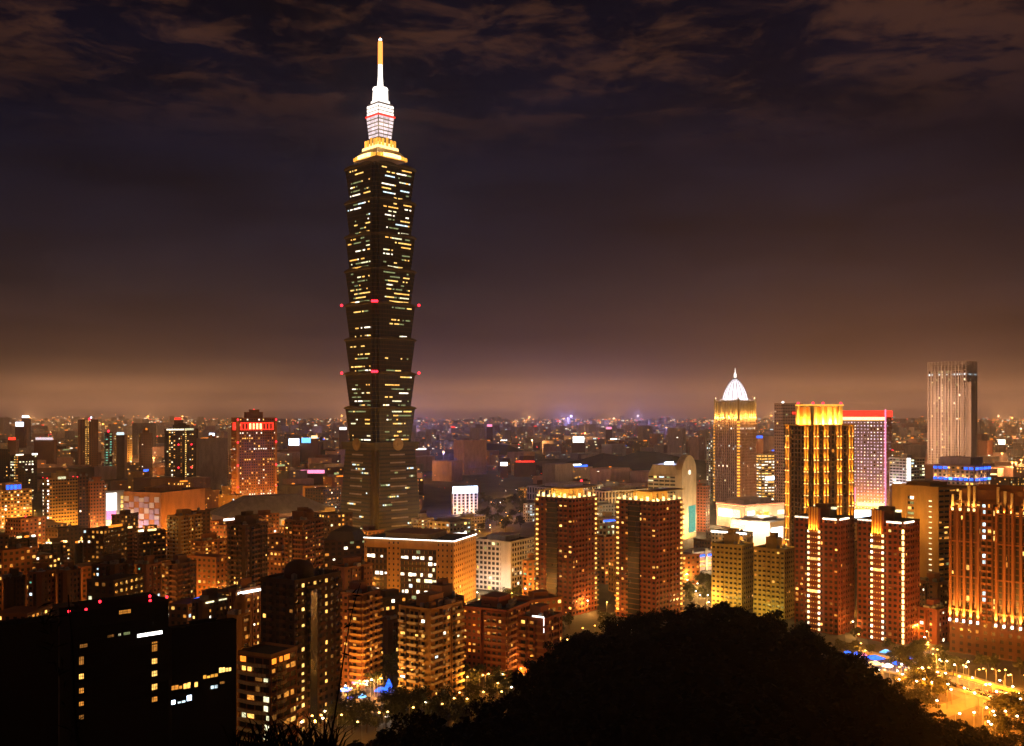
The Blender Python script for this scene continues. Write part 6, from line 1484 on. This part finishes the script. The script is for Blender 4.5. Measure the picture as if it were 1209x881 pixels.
def tree(x, y, z, s, k, hill, label, group, name='tree'):
    r = empty(name, (x, y, z), R.uniform(0, 6.28), label=label, cat='tree', group=group); r.scale = (s, s, s*R.uniform(.85, 1.2))
    obj('crown', (CRH if hill else CR)[k], r); obj('trunk', (TRH if hill else TR)[k], r)
def grove(label, group, poly, n, smin=.8, smax=1.5):
    for _ in range(n):
        for t in range(30):
            (ax, ay), (bx, by) = poly; px, py = R.uniform(ax, bx), R.uniform(ay, by); x, y = ground_pt(px, py)
            if free(x, y, 2): break
        tree(x, y, 0, R.uniform(smin, smax), R.randint(0, 2), False, label, group)
grove('dim leafy tree on the slope below the plaza and apartment towers', 'trees below the plaza', ((352, 834), (560, 868)), 40, .8, 1.5)
grove('leafy tree behind the blue-lit plaza', 'trees by the plaza', ((440, 800), (480, 822)), 7)
grove('leafy street tree on the avenue beside the highway', 'trees along the highway', ((1062, 776), (1209, 803)), 24, .8, 1.4)
grove('leafy tree on the near verge of the highway by the hill', 'trees on the highway verge', ((1062, 808), (1118, 846)), 16, .7, 1.3)
grove('tree below the bead-lit towers at the hill edge', 'trees below the bead-lit towers', ((990, 768), (1062, 782)), 9, .7, 1.1)
grove('park tree in the dark park right of the tall tower', 'park trees', ((566, 584), (628, 632)), 30, 1.2, 2.2)
grove('street tree behind the red-brown apartment row', 'trees behind the red-brown row', ((560, 700), (720, 716)), 16, .9, 1.3)
grove('street tree by the blue-band mall', 'trees by the blue-band mall', ((806, 668), (842, 716)), 14, .8, 1.3)
grove('tree at the right edge of the frame, beyond the highway', 'dark trees at the right edge', ((1175, 846), (1240, 880)), 12, 1.0, 1.6)
grove('leafy tree on the street in front of the curved-roof towers', 'trees before the curved-roof towers', ((655, 738), (850, 790)), 24, .9, 1.5)
grove('leafy tree between the red-brown apartment row and the hill', 'trees below the red-brown row', ((470, 792), (660, 836)), 30, .8, 1.4)
street('street lamp in front of the curved-roof towers', 'lamps before the curved-roof towers', [(668, 752), (712, 740), (760, 744), (830, 730)], 12, 2200, 4)
grove('leafy tree between the olive pair, the beaded towers and the hill', 'trees behind the hill shoulder', ((860, 738), (1012, 772)), 14, .7, 1.2)
# crest trees of the black hill and the wood below them
for k in range(74):
    px = 395+(1225-395)*(k+R.random())/74; py, D = crest(px); Y = D+R.uniform(-7, 5); s = R.choice((R.uniform(.4, .7), R.uniform(.6, .9), R.uniform(.8, 1.12)))
    x = wx(px, Y); z = hill_z(px, Y)-1.0
    tree(x, Y, z, s*(.9 if px < 640 else 1), R.randint(0, 3), True, 'black silhouetted tree along the crest of the hill', 'trees along the hill crest')
mb = MB(); q = random.Random(9)
for _ in range(21000):
    px = q.uniform(250, 1260); py, D = crest(px); Y = D*q.uniform(.42, 1.02)+q.uniform(-2, 6) if q.random() < .6 else D+q.uniform(-14, 22)
    z = hill_z(px, Y)+1.2+3.6*abs(sin(px*.09+Y*.05)*cos(Y*.11+px*.03))*q.uniform(.5, 1.1); x = wx(px, Y); s_ = q.uniform(.4, .9)
    a = q.uniform(0, 6.28); t = q.uniform(-.6, .9)
    mb.quad((x-s_*cos(a), Y-s_*sin(a), z), (x+s_*.6*sin(a), Y-s_*.6*cos(a), z+s_*t), (x+s_*cos(a), Y+s_*sin(a), z+.1), (x-s_*.6*sin(a), Y+s_*.6*cos(a), z-s_*t))
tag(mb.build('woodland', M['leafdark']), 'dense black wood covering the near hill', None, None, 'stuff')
# bamboo stalk, leafy branch and grasses standing close to the viewpoint
def stalk(pts, Y, r0, label, name='bamboo'):
    mb = MB(); P = [(wx(a, Y), Y+.15*k, wz(b, Y)) for k, (a, b) in enumerate(pts)]; o = P[0]
    mb.tube([(p[0]-o[0], p[1]-o[1], p[2]-o[2]) for p in P], [r0*(1-.7*k/len(P)) for k in range(len(P))], 6)
    r = empty(name, o, 0, label=label, cat='plant'); mb.build('stem', M['leafdark'], r); return r, P
r, P = stalk([(385, 905), (390, 870), (393, 840), (397, 805), (401, 770), (405, 742), (409, 720), (414, 702)], 16, .016, 'thin arching bamboo stalk in front of the orange plaza tower')
mb = MB()
for k in range(7):
    t = P[-1-k//2]; a = R.uniform(-.5, .5); x0, z0 = t[0]-P[0][0], t[2]-P[0][2]; ln = R.uniform(.10, .2)
    mb.quad((x0, 0, z0), (x0+ln*.5, .0, z0-.02+a*.1), (x0+ln, 0.02, z0+a*.2), (x0+ln*.5, 0.0, z0+.015+a*.1))
mb.build('leaf', M['leafdark'], r)
r, P = stalk([(96, 900), (84, 860), (76, 820), (70, 790), (62, 755), (54, 735), (47, 716)], 14, .022, 'leafy branch silhouetted before the black building at left', 'leafy_branch')
for k in range(34):
    p = P[R.randint(1, len(P)-1)]; mb = MB(); x0, z0 = p[0]-P[0][0]+R.uniform(-.05, .05), p[2]-P[0][2]+R.uniform(-.2, .1); a = R.uniform(.1, 2.9); ln = R.uniform(.16, .38); nx_ = -sin(a)*.012; nz_ = cos(a)*.012; dy = R.uniform(-.1, .2)
    mb.quad((x0, 0, z0), (x0+cos(a)*ln*.5+nx_, dy*.5, z0+sin(a)*ln*.5*.7+nz_), (x0+cos(a)*ln, dy, z0+sin(a)*ln*.55), (x0+cos(a)*ln*.5-nx_, dy*.5+.01, z0+sin(a)*ln*.5*.7-nz_)); mb.build('leaf', M['leafdark'], r)
mb = MB()
for _ in range(420):
    px = R.uniform(270, 400); Y = R.uniform(13, 17); x, z = wx(px, Y), wz(R.uniform(880, 925), Y); ln = R.uniform(.15, .62)*(1 if px > 300 else .7); a = R.gauss(0, .5); w_ = .012
    mb.quad((x-w_, Y, z), (x+w_, Y, z), (x+a*ln*.5+w_*.8, Y, z+ln*.7), (x+a*ln*.5-w_*.8, Y, z+ln*.7)); mb.quad((x+a*ln*.5-w_*.8, Y, z+ln*.7), (x+a*ln*.5+w_*.8, Y, z+ln*.7), (x+a*ln*1.1, Y, z+ln*.95), (x+a*ln*1.1, Y, z+ln*.95+.002))
tag(mb.build('grass', M['leafdark']), 'black grass blades at the bottom edge', None, None, 'stuff')
# ================================================================ haze
HAZE = 6.0e-5
hz = MB(); hz.box(-20500, 20500, -400, 21000, -3, 560)
o = hz.build('haze', None or M['white']); tag(o, kind='stuff'); o.data.materials.clear()
m = bpy.data.materials.new('haze'); m.use_nodes = True; t = m.node_tree; t.nodes.clear()
v = t.nodes.new('ShaderNodeVolumePrincipled'); v.inputs['Color'].default_value = (.80, .84, .93, 1); v.inputs['Density'].default_value = HAZE; v.inputs['Anisotropy'].default_value = .75
out = t.nodes.new('ShaderNodeOutputMaterial'); t.links.new(v.outputs[0], out.inputs['Volume']); m.cycles.homogeneous_volume = True
o.data.materials.append(m)
bpy.context.view_layer.update()
print('blocks', cnt, 'objects', len(bpy.data.objects), 'lights', sum(1 for x in bpy.data.objects if x.type == 'LIGHT'))
dups = {k: len(v_) for k, v_ in made.items() if len(v_) > 1}; print('dup labels', len(dups))
